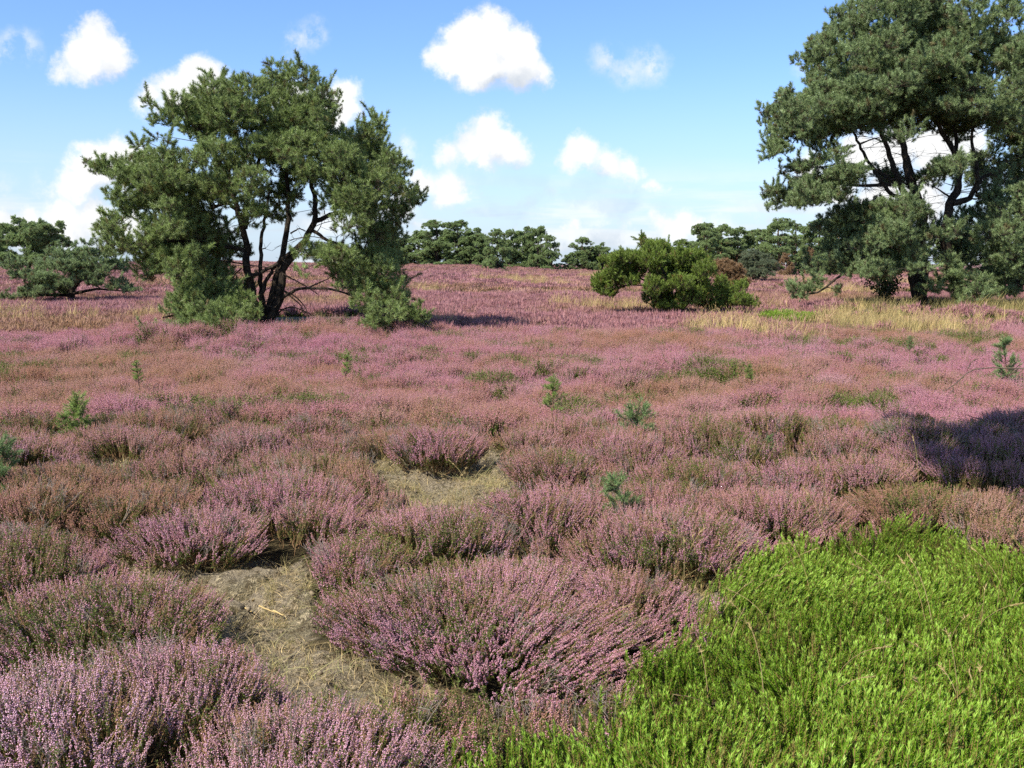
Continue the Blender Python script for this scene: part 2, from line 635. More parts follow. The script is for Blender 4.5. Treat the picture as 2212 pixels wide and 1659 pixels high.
def tetra(g, c, r, m):
    n = len(c)
    r = np.broadcast_to(np.asarray(r, float), (n,))[:, None, None]
    base = np.array([[1, 1, 1], [1, -1, -1], [-1, 1, -1], [-1, -1, 1]], float) / 1.732
    A = unit(rng.normal(size=(n, 3)))
    B = unit(np.cross(A, rng.normal(size=(n, 3))))
    Cc = np.cross(A, B)
    V = c[:, None, :] + r * (base[None, :, 0:1] * A[:, None] + base[None, :, 1:2] * B[:, None] + base[None, :, 2:3] * Cc[:, None])
    T = np.array([[0, 1, 2], [0, 3, 1], [0, 2, 3], [1, 3, 2]])
    T = (T[None] + np.arange(n)[:, None, None] * 4).reshape(-1, 3)
    g.add(V.reshape(-1, 3), T, m)


def heather_sprig(i, dry=False, green=False):
    """0.26 m branchlet: woody stem, fine green leaves below, flower spikes above"""
    g = Geo()
    nsp = int(rng.integers(3, 6))
    for k in range(nsp):
        a = rng.random() * 6.283
        sp = 0.0 if k == 0 else rng.uniform(0.015, 0.04)
        h0 = rng.uniform(0.0, 0.08)
        top = rng.uniform(0.19, 0.27) if k else 0.27
        t_ = np.linspace(0, 1, 6)
        cx = np.cos(a) * sp * t_ ** 0.8 + rng.normal(0, 0.004)
        cy = np.sin(a) * sp * t_ ** 0.8 + rng.normal(0, 0.004)
        pts = np.stack([cx, cy, h0 * (k > 0) + (top - h0 * (k > 0)) * t_], 1)
        pts[1:-1] += rng.normal(0, 0.0025, (4, 3))
        g.tube(pts, np.linspace(0.0018, 0.0008, 6), 3, 2)
        # leaves
        nl = 60 if green else 30
        tt = rng.uniform(0.15, 0.98 if green else 0.75, nl)
        pp = np.stack([np.interp(tt, t_, pts[:, j]) for j in range(3)], 1)
        dd = unit(rng.normal(size=(nl, 3)) * [1, 1, 0.4] + [0, 0, 0.7])
        g.tris(leaf_tris(pp, dd, rng.uniform(0.008, 0.018, nl), 0.0042), 1)
        # flowers
        s0 = rng.uniform(0.45, 0.62)
        nf = 7 if green else int(rng.integers(20, 38))
        tt = rng.uniform(s0, 1.0, nf)
        pp = np.stack([np.interp(tt, t_, pts[:, j]) for j in range(3)], 1)
        rr = (0.0062 - 0.003 * (tt - s0) / (1 - s0)) * rng.uniform(0.3, 1.2, nf)
        th = rng.random(nf) * 6.283
        pp[:, 0] += np.cos(th) * rr
        pp[:, 1] += np.sin(th) * rr
        tetra(g, pp, rng.uniform(0.0026, 0.0044, nf) * (1.15 - 0.45 * (tt - s0) / (1 - s0)), 3 if dry else 0)
    me = g.mesh('heather_sprig', [M_flower, M_hleaf, M_hstem, M_hdry])
    return me


def bare_sprig():
    g = Geo()
    for k in range(5):
        a = rng.random() * 6.283
        tip = np.array([math.cos(a) * 0.06, math.sin(a) * 0.06, rng.uniform(0.2, 0.3)])
        q = np.array([[0, 0, 0], tip * [0.3, 0.3, 0.5] + rng.normal(0, 0.008, 3), tip])
        g.tube(q, [0.0028, 0.002, 0.001], 3, 0)
        for j in range(5):
            s0 = q[1] + (q[2] - q[1]) * rng.random()
            g.tube(np.array([s0, s0 + unit(rng.normal(size=3) + [0, 0, 0.8]) * rng.uniform(0.03, 0.08)]), [0.0013, 0.0007], 3, 0)
    return g.mesh('bare_sprig', [M_greystem])


M_greystem = mat_simple('grey_dead_stem', (0.15, 0.12, 0.095, 1), (0.30, 0.25, 0.20, 1), 0.85)


def heather_tuft_mid(i, green=False):
    """0.12 m wide tuft of about ten spikes, light geometry"""
    g = Geo()
    n = 11
    bx = rng.normal(0, 0.035, (n, 2))
    for k in range(n):
        base = np.array([bx[k, 0] * 0.5, bx[k, 1] * 0.5, 0])
        tip = np.array([bx[k, 0] * 1.9, bx[k, 1] * 1.9, rng.uniform(0.17, 0.27)])
        mid = base + (tip - base) * rng.uniform(0.45, 0.6)
        d = unit(tip - base)
        # leaves as a few triangles
        nl = 26 if green else 9
        tt = rng.random(nl)[:, None]
        g.tris(leaf_tris(base + (mid - base) * tt, unit(rng.normal(size=(nl, 3)) + [0, 0, 0.8]), 0.025, 0.008), 1)
        if green:
            g.tris(leaf_tris(mid + (tip - mid) * rng.random((20, 1)), unit(rng.normal(size=(20, 3)) + [0, 0, 0.8]), 0.02, 0.007), 1)
        nf = 3 if green else 11
        tt = np.linspace(0, 1, nf)[:, None]
        pp = mid + (tip - mid) * tt + rng.normal(0, 0.0045, (nf, 3))
        tetra(g, pp, rng.uniform(0.004, 0.0075, nf) * (1.2 - 0.6 * tt[:, 0]), 0)
        g.tris(leaf_tris(base[None], d[None], np.linalg.norm(tip - base), 0.003), 2)
    return g.mesh('heather_tuft', [M_flower_mid, M_hleaf, M_hstem])


def heather_clump_far(i, mats):
    """0.45 m wide cushion of flower spikes for the distance"""
    g = Geo()
    n = 70
    r = np.sqrt(rng.random(n)) * 0.24
    a = rng.random(n) * 6.283
    base = np.stack([np.cos(a) * r, np.sin(a) * r, np.zeros(n)], 1)
    hh = 0.26 * np.sqrt(np.clip(1 - (r / 0.28) ** 2, 0, 1)) + 0.05
    d = unit(np.stack([np.cos(a) * r * 2, np.sin(a) * r * 2, np.full(n, 0.5)], 1) + rng.normal(0, 0.1, (n, 3)))
    p = base + np.stack([np.zeros(n), np.zeros(n), hh * 0.45], 1)
    g.tris(leaf_tris(base, d, hh * 0.8, 0.05), 1)
    g.tris(leaf_tris(p, d, hh * rng.uniform(0.5, 0.9, n), 0.035), 0)
    q = p + d * hh[:, None] * 0.35 + rng.normal(0, 0.012, (n, 3))
    tetra(g, q, rng.uniform(0.012, 0.024, n), 0)
    return g.mesh('heather_cushion', mats)


def pine_shoot(mat, i, nn=62, L=0.17, nl=0.062, wd=0.0065):
    g = Geo()
    bend = rng.normal(0, 0.02, 2)
    t_ = np.linspace(0, 1, 4)
    ax = np.stack([bend[0] * t_ ** 2, bend[1] * t_ ** 2, L * t_], 1)
    g.tube(ax, [0.005, 0.0045, 0.004, 0.003], 3, 1)
    tt = rng.uniform(0.10, 1.0, nn) ** 0.7
    pp = np.stack([np.interp(tt, t_, ax[:, j]) for j in range(3)], 1)
    a = rng.random(nn) * 6.283
    up = rng.uniform(0.1, 1.3, nn) + (tt > 0.9) * 1.0
    dd = unit(np.stack([np.cos(a), np.sin(a), up], 1))
    g.tris(leaf_tris(pp, dd, nl * rng.uniform(0.75, 1.15, nn), wd), 0)
    return g.mesh('pine_shoot', [mat, M_twig])


def tuft_far(mat, i, name='pine_tuft'):
    """0.5 m foliage tuft: several shoots merged, for trees beyond 60 m"""
    g = Geo()
    for k in range(9):
        c = rng.normal(0, 0.11, 3) * [1, 1, 0.6] + [0, 0, 0.14]
        n = 26
        dd = unit(rng.normal(size=(n, 3)) + [0, 0, 0.9])
        g.tris(leaf_tris(c + dd * 0.01, dd, rng.uniform(0.10, 0.20, n), 0.030), 0)
    return g.mesh(name, [mat])


def crow_shoot(i):
    g = Geo()
    L = 0.13
    b_ = rng.normal(0, 0.014, 2)
    t_ = np.linspace(0, 1, 4)
    ax = np.stack([b_[0] * t_ ** 2, b_[1] * t_ ** 2, L * t_], 1)
    g.tube(ax, [0.002, 0.0018, 0.0015, 0.001], 3, 1)
    nn = 96
    tt = np.linspace(0.10, 1.0, nn)
    pp = np.stack([np.interp(tt, t_, ax[:, j]) for j in range(3)], 1)
    a = np.arange(nn) * 2.399 + rng.normal(0, 0.3, nn)
    dd = unit(np.stack([np.cos(a), np.sin(a), np.full(nn, 1.15) + (tt > 0.93) * 1.8], 1))
    g.tris(leaf_tris(pp, dd, 0.0105 * rng.uniform(0.8, 1.15, nn), 0.0032), 0)
    me = g.mesh('crowberry_shoot', [M_crow, M_crowstem])
    add_h(me, 0.135)
    return me


def blade_pts(n, H, lean, spread):
    out = []
    for k in range(n):
        a = rng.random() * 6.283
        h = H * rng.uniform(0.5, 1.1)
        l = lean * rng.uniform(0.2, 1.2) * h
        b0 = rng.normal(0, spread, 2)
        t_ = np.linspace(0, 1, 6)
        out.append(np.stack([b0[0] + np.cos(a) * l * t_ ** 2, b0[1] + np.sin(a) * l * t_ ** 2, h * (t_ - 0.15 * lean * t_ ** 3)], 1))
    return out


def grass_tuft(mat, n, H, lean, spread, wd, name='grass_tuft', seed_head=False):
    g = Geo()
    for pts in blade_pts(n, H, lean, spread):
        k = len(pts)
        a = rng.random() * 6.283
        sd = np.array([math.cos(a), math.sin(a), 0])
        wds = wd * np.linspace(1, 0.15, k)[:, None] / 2
        V = np.concatenate([pts - sd * wds, pts + sd * wds])
        i = np.arange(k - 1)
        T = np.concatenate([np.stack([i, i + 1, i + k], 1), np.stack([i + 1, i + k + 1, i + k], 1)])
        g.add(V, T, 0)
        if seed_head and rng.random() < 0.5:
            m_ = 8
            pp = pts[-2] + (pts[-1] - pts[-2]) * rng.random((m_, 1))
            g.tris(leaf_tris(pp, unit(pts[-1] - pts[-2] + rng.normal(0, 0.03, (m_, 3))), 0.025, 0.006), 0)
    return g.mesh(name, [mat])


SRC_sprig = [heather_sprig(i) for i in range(8)] + [heather_sprig(9, True)] + [heather_sprig(i, green=True) for i in range(3)] + [bare_sprig() for i in range(2)]
SRC_mid = [heather_tuft_mid(i) for i in range(8)] + [heather_tuft_mid(i, True) for i in range(2)]
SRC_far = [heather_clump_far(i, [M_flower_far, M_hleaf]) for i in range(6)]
SRC_pine_g = [pine_shoot(M_needle_g, i, 84, 0.15, 0.075, 0.008) for i in range(6)]
SRC_pine_b = [pine_shoot(M_needle_b, i, 84, 0.15, 0.075, 0.009) for i in range(6)]
SRC_seed = [pine_shoot(M_needle_s, i, 70, 0.15, 0.06, 0.0045) for i in range(3)]
SRC_seed_y = [pine_shoot(M_needle_y, i, 70, 0.15, 0.06, 0.0045) for i in range(3)]
SRC_juniper = [pine_shoot(M_juniper, i, 80, 0.22, 0.055, 0.011) for i in range(5)]
SRC_farp = [tuft_far(M_needle_d, i) for i in range(5)]
SRC_brown = [tuft_far(M_brownneedle, i, 'dead_tuft') for i in range(3)]
SRC_grey = [tuft_far(M_greybush, i, 'shrub_tuft') for i in range(3)]
SRC_crow = [crow_shoot(i) for i in range(6)]
M_litter = mat_simple('dead_litter', (0.20, 0.14, 0.07, 1), (0.40, 0.30, 0.16, 1), 0.8)
M_litter2 = mat_simple('moss_litter', (0.14, 0.15, 0.04, 1), (0.28, 0.26, 0.10, 1), 0.8)


def crumb():
    V = np.array([[1, 0, 0], [-1, 0, 0], [0, 1, 0], [0, -1, 0], [0, 0, 1], [0, 0, -1]], float) * rng.uniform(0.6, 1.2, (6, 1)) + rng.normal(0, 0.15, (6, 3))
    T = [[0, 2, 4], [2, 1, 4], [1, 3, 4], [3, 0, 4], [2, 0, 5], [1, 2, 5], [3, 1, 5], [0, 3, 5]]
    return mesh_np('soil_crumb', V, np.array(T), [M_crumb])


M_crumb = mat_simple('soil_crumb', (0.09, 0.07, 0.042, 1), (0.24, 0.185, 0.115, 1), 0.95)
SRC_crumb = [crumb() for i in range(6)]
SRC_straw = [grass_tuft(M_straw, 22, 0.55, 0.5, 0.07, 0.010, seed_head=True) for i in range(4)]
SRC_strawg = [grass_tuft(M_strawg, 22, 0.45, 0.5, 0.07, 0.010) for i in range(4)]
SRC_grassn = [grass_tuft(M_strawg, 26, 0.16, 0.9, 0.03, 0.003) for i in range(3)]
SRC_litter = [grass_tuft([M_litter, M_litter, M_litter2, M_straw][i], 9, 0.09, 3.6, 0.05, 0.0035) for i in range(4)]


# ---------------------------------------------------------------- masks on the ground plan
def poly_px(pts, z=0.0):
    return np.array([ground_pt(a, b_, z) for a, b_ in pts])


def in_poly(x, y, poly):
    x, y = np.asarray(x, float), np.asarray(y, float)
    inside = np.zeros(x.shape, bool)
    n = len(poly)
    for i in range(n):
        x1, y1 = poly[i]
        x2, y2 = poly[(i + 1) % n]
        c_ = ((y1 > y) != (y2 > y)) & (x < (x2 - x1) * (y - y1) / (y2 - y1 + 1e-12) + x1)
        inside ^= c_
    return inside


BARE = [poly_px(p) for p in (
    [(800, 1010), (930, 1000), (1060, 985), (1140, 1050), (1170, 1110), (1120, 1150), (1000, 1160), (900, 1150), (800, 1100)],
    [(210, 1165), (330, 1225), (470, 1240), (560, 1215), (650, 1235), (665, 1400), (760, 1440), (930, 1460), (1000, 1530), (930, 1570), (860, 1600), (720, 1570),
     (600, 1540), (520, 1450), (430, 1390), (330, 1330), (240, 1240)],
    [(1370, 1235), (1540, 1225), (1580, 1290), (1540, 1360), (1450, 1380), (1400, 1300)],
    [(1150, 1460), (1260, 1450), (1300, 1480), (1250, 1520), (1140, 1530)],
    [(190, 1010), (270, 1005), (320, 1030), (280, 1060), (200, 1050)])]
CROW = poly_px([(960, 1800), (1020, 1680), (1090, 1630), (1250, 1570), (1340, 1490), (1440, 1400), (1540, 1340), (1600, 1285), (1575, 1240), (1660, 1200), (1790, 1165), (1950, 1140),
                (2110, 1172), (2230, 1200), (2500, 1230), (2600, 1900), (1500, 2200)], 0.14)


def wob(x, y, amt=0.08, sc=0.5, seed=5):
    return x + (fbm(x, y, sc, 3, seed) - 0.5) * 2 * amt, y + (fbm(x, y, sc, 3, seed + 9) - 0.5) * 2 * amt


def bare_mask(x, y):
    X, Y = wob(x, y, 0.13, 0.35)
    m_ = np.zeros(np.shape(x), bool)
    for p in BARE:
        m_ |= in_poly(X, Y, p)
    return m_


def crow_mask(x, y):
    X, Y = wob(x, y, 0.16, 0.4, 31)
    return in_poly(X + rng.normal(0, 0.05, np.shape(X)), Y + rng.normal(0, 0.05, np.shape(X)), CROW)


# patches of long grass and of pine litter, as rings round real places
def ell_px(px, py, rx, ry):
    """ground ellipse whose outline, seen from the camera, spans rx by ry"""
    c = ground_pt(px, py)
    e1 = ground_pt(px + rx, py)
    y1, y2 = ground_pt(px, py - ry)[1], ground_pt(px, py + ry)[1]
    return (c[0], (y1 + y2) / 2, abs(e1[0] - c[0]), abs(y1 - y2) / 2)


STRAW = [ell_px(*e) for e in ((100, 676, 130, 6), (340, 672, 50, 5), (10, 664, 60, 4), (1600, 706, 140, 13), (1700, 716, 70, 12), (1830, 690, 110, 20), (1950, 690, 110, 20), (2060, 700, 80, 10),
                              (960, 695, 45, 6), (1340, 655, 90, 7), (1250, 650, 60, 4), (920, 622, 30, 4), (1700, 602, 70, 3), (1800, 625, 90, 5), (1990, 612, 60, 5), (1650, 655, 60, 6), (2150, 690, 60, 9), (1560, 690, 90, 6),
                              (1100, 606, 80, 2.5), (1180, 611, 60, 2), (330, 712, 40, 5), (1280, 590, 40, 1.5), (720, 640, 50, 4), (480, 648, 60, 4))]
SHADE = [ell_px(*e) for e in ((620, 703, 240, 22), (760, 700, 120, 16), (460, 715, 130, 16), (2010, 668, 190, 10), (2150, 672, 110, 10))]


def ell_val(x, y, E):
    v_ = np.full(np.shape(x), 9.0)
    for cx_, cy_, a_, b_ in E:
        v_ = np.minimum(v_, ((x - cx_) / a_) ** 2 + ((y - cy_) / b_) ** 2)
    return v_


# ---------------------------------------------------------------- terrain
def terrain(x, y):
    x, y = np.asarray(x, float), np.asarray(y, float)
    z = (fbm(x, y, 7.0, 3, 3) - 0.5) * 0.14 * sstep(y, 2, 12)
    z = z - 0.28 * sstep(y, 8, 14) + 0.30 * sstep(-ell_val(x, y, SHADE), -2.6, -0.8)
    z = z + (fbm(x, y, 30.0, 2, 8) - 0.5) * 0.35 * sstep(y, 40, 80)
    sx = x / np.maximum(y, 10.0)
    hill = 1.22 * np.exp(-((sx + 0.30) / 0.16) ** 2) + 0.60 * np.exp(-((sx + 0.05) / 0.09) ** 2) - 0.22
    z = z + hill * sstep(y, 45, 105)
    z = z - 12.0 * sstep(y, 175, 500) - 30 * sstep(y, 500, 5000)
    return z


def axis(parts):
    return np.unique(np.round(np.concatenate(parts), 4))


ys = axis([np.linspace(-60, 2, 25), np.arange(2, 9, 0.035), np.arange(9, 12, 0.06), np.arange(12, 60, 0.8), np.arange(60, 220, 3.0), np.geomspace(220, 5000, 30)])
xs = axis([np.arange(-6.6, -3.2, 0.08), np.arange(-3.2, 2.0, 0.035), np.arange(2.0, 6.6, 0.08), -np.geomspace(6.6, 5000, 60), np.geomspace(6.6, 5000, 60)])
GX, GY = np.meshgrid(xs, ys)
Z = terrain(GX, GY)
near = (GY > 1.5) & (GY < 13) & (np.abs(GX) < 8)
bm_ = np.zeros(GX.shape)
bm_[near] = bare_mask(GX[near], GY[near])
def rough_at(x, y):
    r_ = fbm(x, y, 0.26, 5, 77, 0.7)
    return (r_ - 0.5) * 0.16 + 0.05 * sstep(fbm(x, y, 0.22, 3, 78), 0.52, 0.58)


rough_ = rough_at(GX, GY)
Z = Z + np.where(near, bm_ * rough_ + 0.0, 0)
me = mesh_np('ground', np.stack([GX, GY, Z], -1).reshape(-1, 3),
             (lambda i, j, W_: np.stack([i * W_ + j, i * W_ + j + 1, (i + 1) * W_ + j + 1, (i + 1) * W_ + j], -1).reshape(-1, 4))(
                 *np.meshgrid(np.arange(len(ys) - 1), np.arange(len(xs) - 1), indexing='ij'), len(xs)), [M_ground], smooth=True)
a = me.attributes.new('bare', 'FLOAT', 'POINT')
sh = np.clip(bm_ + 0.8 * sstep(-ell_val(GX, GY, SHADE), -1.3, -0.7), 0, 1)
a.data.foreach_set('value', sh.astype(np.float32).ravel())
a = me.attributes.new('far', 'FLOAT', 'POINT')
a.data.foreach_set('value', sstep(GY, 25, 70).astype(np.float32).ravel())
gr = link('ground', me)
tag(gr, 'sandy heath ground with bare patches between the heather', kind='structure')

# ---------------------------------------------------------------- heather
BUSHES = [  # px, py of the crown centre, its height, radius, splay, tint, paleness, label
    (945, 935, 0.44, 0.50, 1.0, 0.10, 0.00, 'round dark pink heather bush standing behind the bare patch in the middle'),
    (590, 1045, 0.42, 0.62, 0.9, 0.12, 0.05, 'broad pink heather bush to the left of the middle bare patch'),
    (430, 1120, 0.36, 0.55, 1.1, 0.00, 0.12, 'pink heather bush with outspread stems just above the cracked bare soil'),
    (1050, 1275, 0.31, 0.84, 1.4, 0.04, 0.12, 'large pale pink heather mound with stems splayed over the bare soil'),
    (1340, 1260, 0.27, 0.42, 0.9, 0.10, 0.10, 'low lilac heather bush beside the straw tuft, at the edge of the green mat'),
    (200, 1300, 0.34, 0.66, 0.9, 0.06, 0.16, 'wide pink heather bush on the left of the cracked soil'),
    (330, 1440, 0.40, 0.46, 0.7, 0.02, 0.30, 'pale pink heather bush casting a dark shadow on the bare soil'),
    (90, 1500, 0.48, 0.55, 0.7, 0.04, 0.45, 'palest heather bush filling the bottom left corner'),
    (640, 1590, 0.34, 0.50, 0.6, 0.00, 0.30, 'bright lilac heather bush at the bottom edge below the bare soil'),
    (85, 1060, 0.42, 0.45, 0.8, 0.75, 0.00, 'rusty brown heather bush near the left edge'),
    (1440, 1125, 0.38, 0.62, 0.9, 0.18, 0.05, 'pink and rusty heather bush behind the straw tuft, seedling behind it'),
    (1180, 985, 0.36, 0.42, 1.0, 0.25, 0.05, 'orange pink heather bush to the right of the middle bare patch'),
]
bush = []
for (px, py, H, Rr, sp, ti, pa, lb) in BUSHES:
    c_ = ground_pt(px, py, H * 0.75)
    bush.append((c_[0], c_[1], H, Rr, sp, ti, pa))
bush = np.array(bush)
bush[:, 2] *= 0.82

# self-sown bushes: jittered centres
STEP = 0.66
gx, gy = np.meshgrid(np.arange(-26, 26, STEP), np.arange(1.6, 40, STEP))
gx = gx.ravel() + rng.uniform(-0.3, 0.3, gx.size)
gy = gy.ravel() + rng.uniform(-0.3, 0.3, gy.size)
keep = np.abs(gx) < gy * 0.62 + 3.0
gx, gy = gx[keep], gy[keep]
d2 = np.min(np.hypot(gx[:, None] - bush[None, :, 0], gy[:, None] - bush[None, :, 1]) / bush[None, :, 3], 1)
keep = d2 > 1.0
nr = (gy < 13) & (np.abs(gx) < 8)
bmk = np.zeros(len(gx), bool)
bmk[nr] = bare_mask(gx[nr], gy[nr]) | crow_mask(gx[nr], gy[nr])
keep &= ~bmk
gx, gy = gx[keep], gy[keep]
n_ = len(gx)
hv = fbm(gx, gy, 2.5, 3, 12)
auto = np.stack([gx, gy, 0.13 + 0.31 * hv + rng.uniform(-0.05, 0.06, n_), rng.uniform(0.34, 0.54, n_), rng.uniform(0.35, 0.95, n_),
                 np.clip(0.12 + (fbm(gx, gy, 3.0, 3, 55) - 0.44) * 3.2 + rng.normal(0, 0.18, n_), 0, 0.9),
                 np.clip(rng.normal(0.05, 0.05, n_) + 0.25 * sstep(-gy, -5, -3), 0, 0.5)], 1)
ALLB = np.concatenate([bush, auto])
NB_ = len(bush)


def nearest_bush(x, y):
    """index of the bush a point belongs to and its relative distance from the centre, through a grid of cells"""
    cell = 1.0
    from collections import defaultdict
    dd = defaultdict(list)
    for i, q in enumerate(ALLB):
        dd[(int(math.floor(q[0] / cell)), int(math.floor(q[1] / cell)))].append(i)
    ci, cj = np.floor(x / cell).astype(int), np.floor(y / cell).astype(int)
    key = ci * 100000 + cj
    best = np.full(len(x), -1)
    bd = np.full(len(x), 9.0)
    order = np.argsort(key, kind='stable')
    ks, st = np.unique(key[order], return_index=True)
    st = np.append(st, len(order))
    for u in range(len(ks)):
        ids = order[st[u]:st[u + 1]]
        a0, b0 = ci[ids[0]], cj[ids[0]]
        cand = [i for p in (-1, 0, 1) for q in (-1, 0, 1) for i in dd.get((a0 + p, b0 + q), ())]
        if not cand:
            continue
        cand = np.array(cand)
        dm = np.hypot(x[ids][:, None] - ALLB[cand, 0], y[ids][:, None] - ALLB[cand, 1]) / ALLB[cand, 3]
        k_ = np.argmin(dm, 1)
        best[ids] = cand[k_]
        bd[ids] = dm[np.arange(len(ids)), k_]
    return best, bd


def gen_heather(y0, y1, dens, hscale_len, mx=0.60, mb=1.5, s_lo=0.85, s_hi=1.15, grow_far=0.0, coef=0.86):
    area_x = y1 * mx + mb
    n = int(2 * area_x * (y1 - y0) * dens)
    x = rng.uniform(-area_x, area_x, n)
    y = rng.uniform(y0, y1, n)
    k = np.abs(x) < y * mx + mb
    x, y = x[k], y[k]
    bi, bd = nearest_bush(x, y)
    gap = (bi < 0) | (bd > 1.05)
    bi = np.where(bi < 0, NB_, bi)
    bd = np.where(gap, 1.0, bd)
    bi = np.where(gap & (bi < NB_), NB_ + rng.integers(0, len(ALLB) - NB_, len(x)), bi)
    ok = ~gap | (rng.random(len(x)) < 0.75)
    if y0 < 13:
        inb = bare_mask(x, y)
        cr = crow_mask(x, y)
        ok &= ~(cr & (bi >= NB_)) & ~(cr & (bd > 0.8))
        ok &= ~(inb & ((bi >= NB_) | (bd > 0.85) | gap))
    ev = ell_val(x, y, STRAW)
    ok &= ~((ev < 1.0 + 0.5 * (fbm(x, y, 0.8, 2, 4) - 0.5)) & (rng.random(len(x)) < 0.65))
    ok &= ell_val(x, y, SHADE) > 0.75 + 0.5 * (fbm(x, y, 1.0, 2, 14) - 0.3)
    x, y, bi, bd, gap = x[ok], y[ok], bi[ok], bd[ok], gap[ok]
    q = ALLB[bi]
    rad = np.stack([x - q[:, 0], y - q[:, 1]], 1) / q[:, 3:4]
    H = q[:, 2] * np.sqrt(np.clip(1.08 - np.where(bi < NB_, 0.86, coef) * bd ** 2.2, 0.04, 1)) * rng.uniform(0.86, 1.10, len(x))
    H = np.where(gap, 0.09 + 0.16 * fbm(x, y, 0.3, 2, 301), H)
    lean = np.where(gap, 0.0, q[:, 4] * bd)
    D_ = np.stack([np.clip(rad[:, 0] / (bd + 1e-3), -1, 1) * lean, np.clip(rad[:, 1] / (bd + 1e-3), -1, 1) * lean, np.ones(len(x))], 1) + rng.normal(0, 0.20, (len(x), 3)) * [1, 1, 0]
    D_[:, 0] += (fbm(x, y, 0.5, 2, 401) - 0.5) * 0.7
    D_[:, 1] += (fbm(x, y, 0.5, 2, 402) - 0.5) * 0.7
    D_ = unit(D_)
    sc = rng.uniform(s_lo, s_hi, len(x)) * (1 + grow_far * sstep(y, y0, y1))
    L_ = (hscale_len * sc)[:, None]
    base = np.stack([x, y, terrain(x, y) + H], 1) - D_ * L_ * 0.95
    base[:, 2] = np.maximum(base[:, 2], terrain(x, y) - 0.06)
    tn = np.clip(q[:, 5] + 0.12 + 0.9 * (fbm(x, y, 0.35, 2, 21) - 0.5) + rng.normal(0, 0.10, len(x)), 0, 1)
    vl = np.clip(q[:, 6] + rng.normal(0, 0.05, len(x)), 0, 1)
    return base, D_, sc, tn, vl, bi


# near sprigs
P_, D_, sc_, tn, vl, bi = gen_heather(1.9, 9.5, 760, 0.27, 0.56, 1.0, 0.62, 0.98, 0.1, 0.62)
gz = fbm(P_[:, 0], P_[:, 1], 0.45, 3, 207)
pg = 0.10 + 0.55 * sstep(gz, 0.54, 0.70)
u_ = rng.random(len(P_))
SIDX = np.where(u_ < pg, rng.integers(9, 12, len(P_)), np.where(u_ < pg + 0.10, 8, rng.integers(0, 8, len(P_))))
SIDX = np.where(rng.random(len(P_)) < 0.015 + 0.05 * (fbm(P_[:, 0], P_[:, 1], 0.4, 2, 222) > 0.62), rng.integers(12, 14, len(P_)), SIDX)
for k in range(NB_):
    s_ = bi == k
    root = empty('heather_bush', (bush[k, 0], bush[k, 1], float(terrain(bush[k, 0], bush[k, 1]))))
    off_ = np.array(root.location)
    tag(root, BUSHES[k][7], 'heather bush', 'single heather bushes in the foreground')
    o = scatter('flowering_stems', 'heather_sprigs', SRC_sprig, P_[s_] - off_, D_[s_], sc_[s_], tn[s_], vl[s_], root, SIDX[s_])
    o['kind'] = 'stuff'
    # woody base stems
    g = Geo()
    for j in range(26):
        a_ = rng.random() * 6.283
        rr = bush[k, 3] * rng.uniform(0.2, 0.8)
        tip = np.array([math.cos(a_) * rr, math.sin(a_) * rr, bush[k, 2] * rng.uniform(0.4, 0.7)])
        pts = [np.zeros(3) + rng.normal(0, 0.03, 3) * [1, 1, 0] + [0, 0, -0.05], tip * [0.5, 0.5, 0.35] + rng.normal(0, 0.02, 3), tip]
        g.tube(pts, [0.007, 0.005, 0.002], 4, 0)
    link('woody_stems', g.mesh('woody_stems', [M_hstem]), root)
s_ = (bi >= NB_) & (fbm(P_[:, 0], P_[:, 1], 0.5, 2, 203) > 0.30)
tn = np.clip(tn + 0.06 + 0.22 * sstep(P_[:, 1], 5, 9.5) + 0.7 * (fbm(P_[:, 0], P_[:, 1], 1.8, 3, 202) - 0.47), 0, 1)
o = scatter('heather_carpet', 'heather_sprigs', SRC_sprig, P_[s_], D_[s_], sc_[s_], tn[s_], vl[s_], None, SIDX[s_])
tag(o, 'pink and rusty heather growing closely over the near ground', 'heather', kind='stuff')
P_, D_, sc_, tn, vl, bi = gen_heather(9.5, 24, 190, 0.25, 0.56, 2.0, 0.8, 1.15, 0.35, 0.80)
gz = fbm(P_[:, 0], P_[:, 1], 0.9, 3, 201)
pg = 0.12 + 0.75 * sstep(gz, 0.54, 0.70)
isg = rng.random(len(P_)) < pg
idx_ = np.where(isg, rng.integers(8, 10, len(P_)), rng.integers(0, 8, len(P_)))
P_[:, 2] -= 0.06 * isg
tn = np.clip(0.75 * tn + 0.15 + 0.6 * (fbm(P_[:, 0], P_[:, 1], 2.2, 3, 202) - 0.5), 0, 1)
k = (fbm(P_[:, 0], P_[:, 1], 0.7, 2, 203) > 0.30)
P_, D_, sc_, tn, vl, idx_ = P_[k], D_[k], sc_[k], tn[k], vl[k], idx_[k]
o = scatter('heather_carpet', 'heather_tufts', SRC_mid, P_, D_, sc_, tn, vl, None, idx_)
tag(o, 'dense mauve heather covering the middle of the heath', 'heather', kind='stuff')

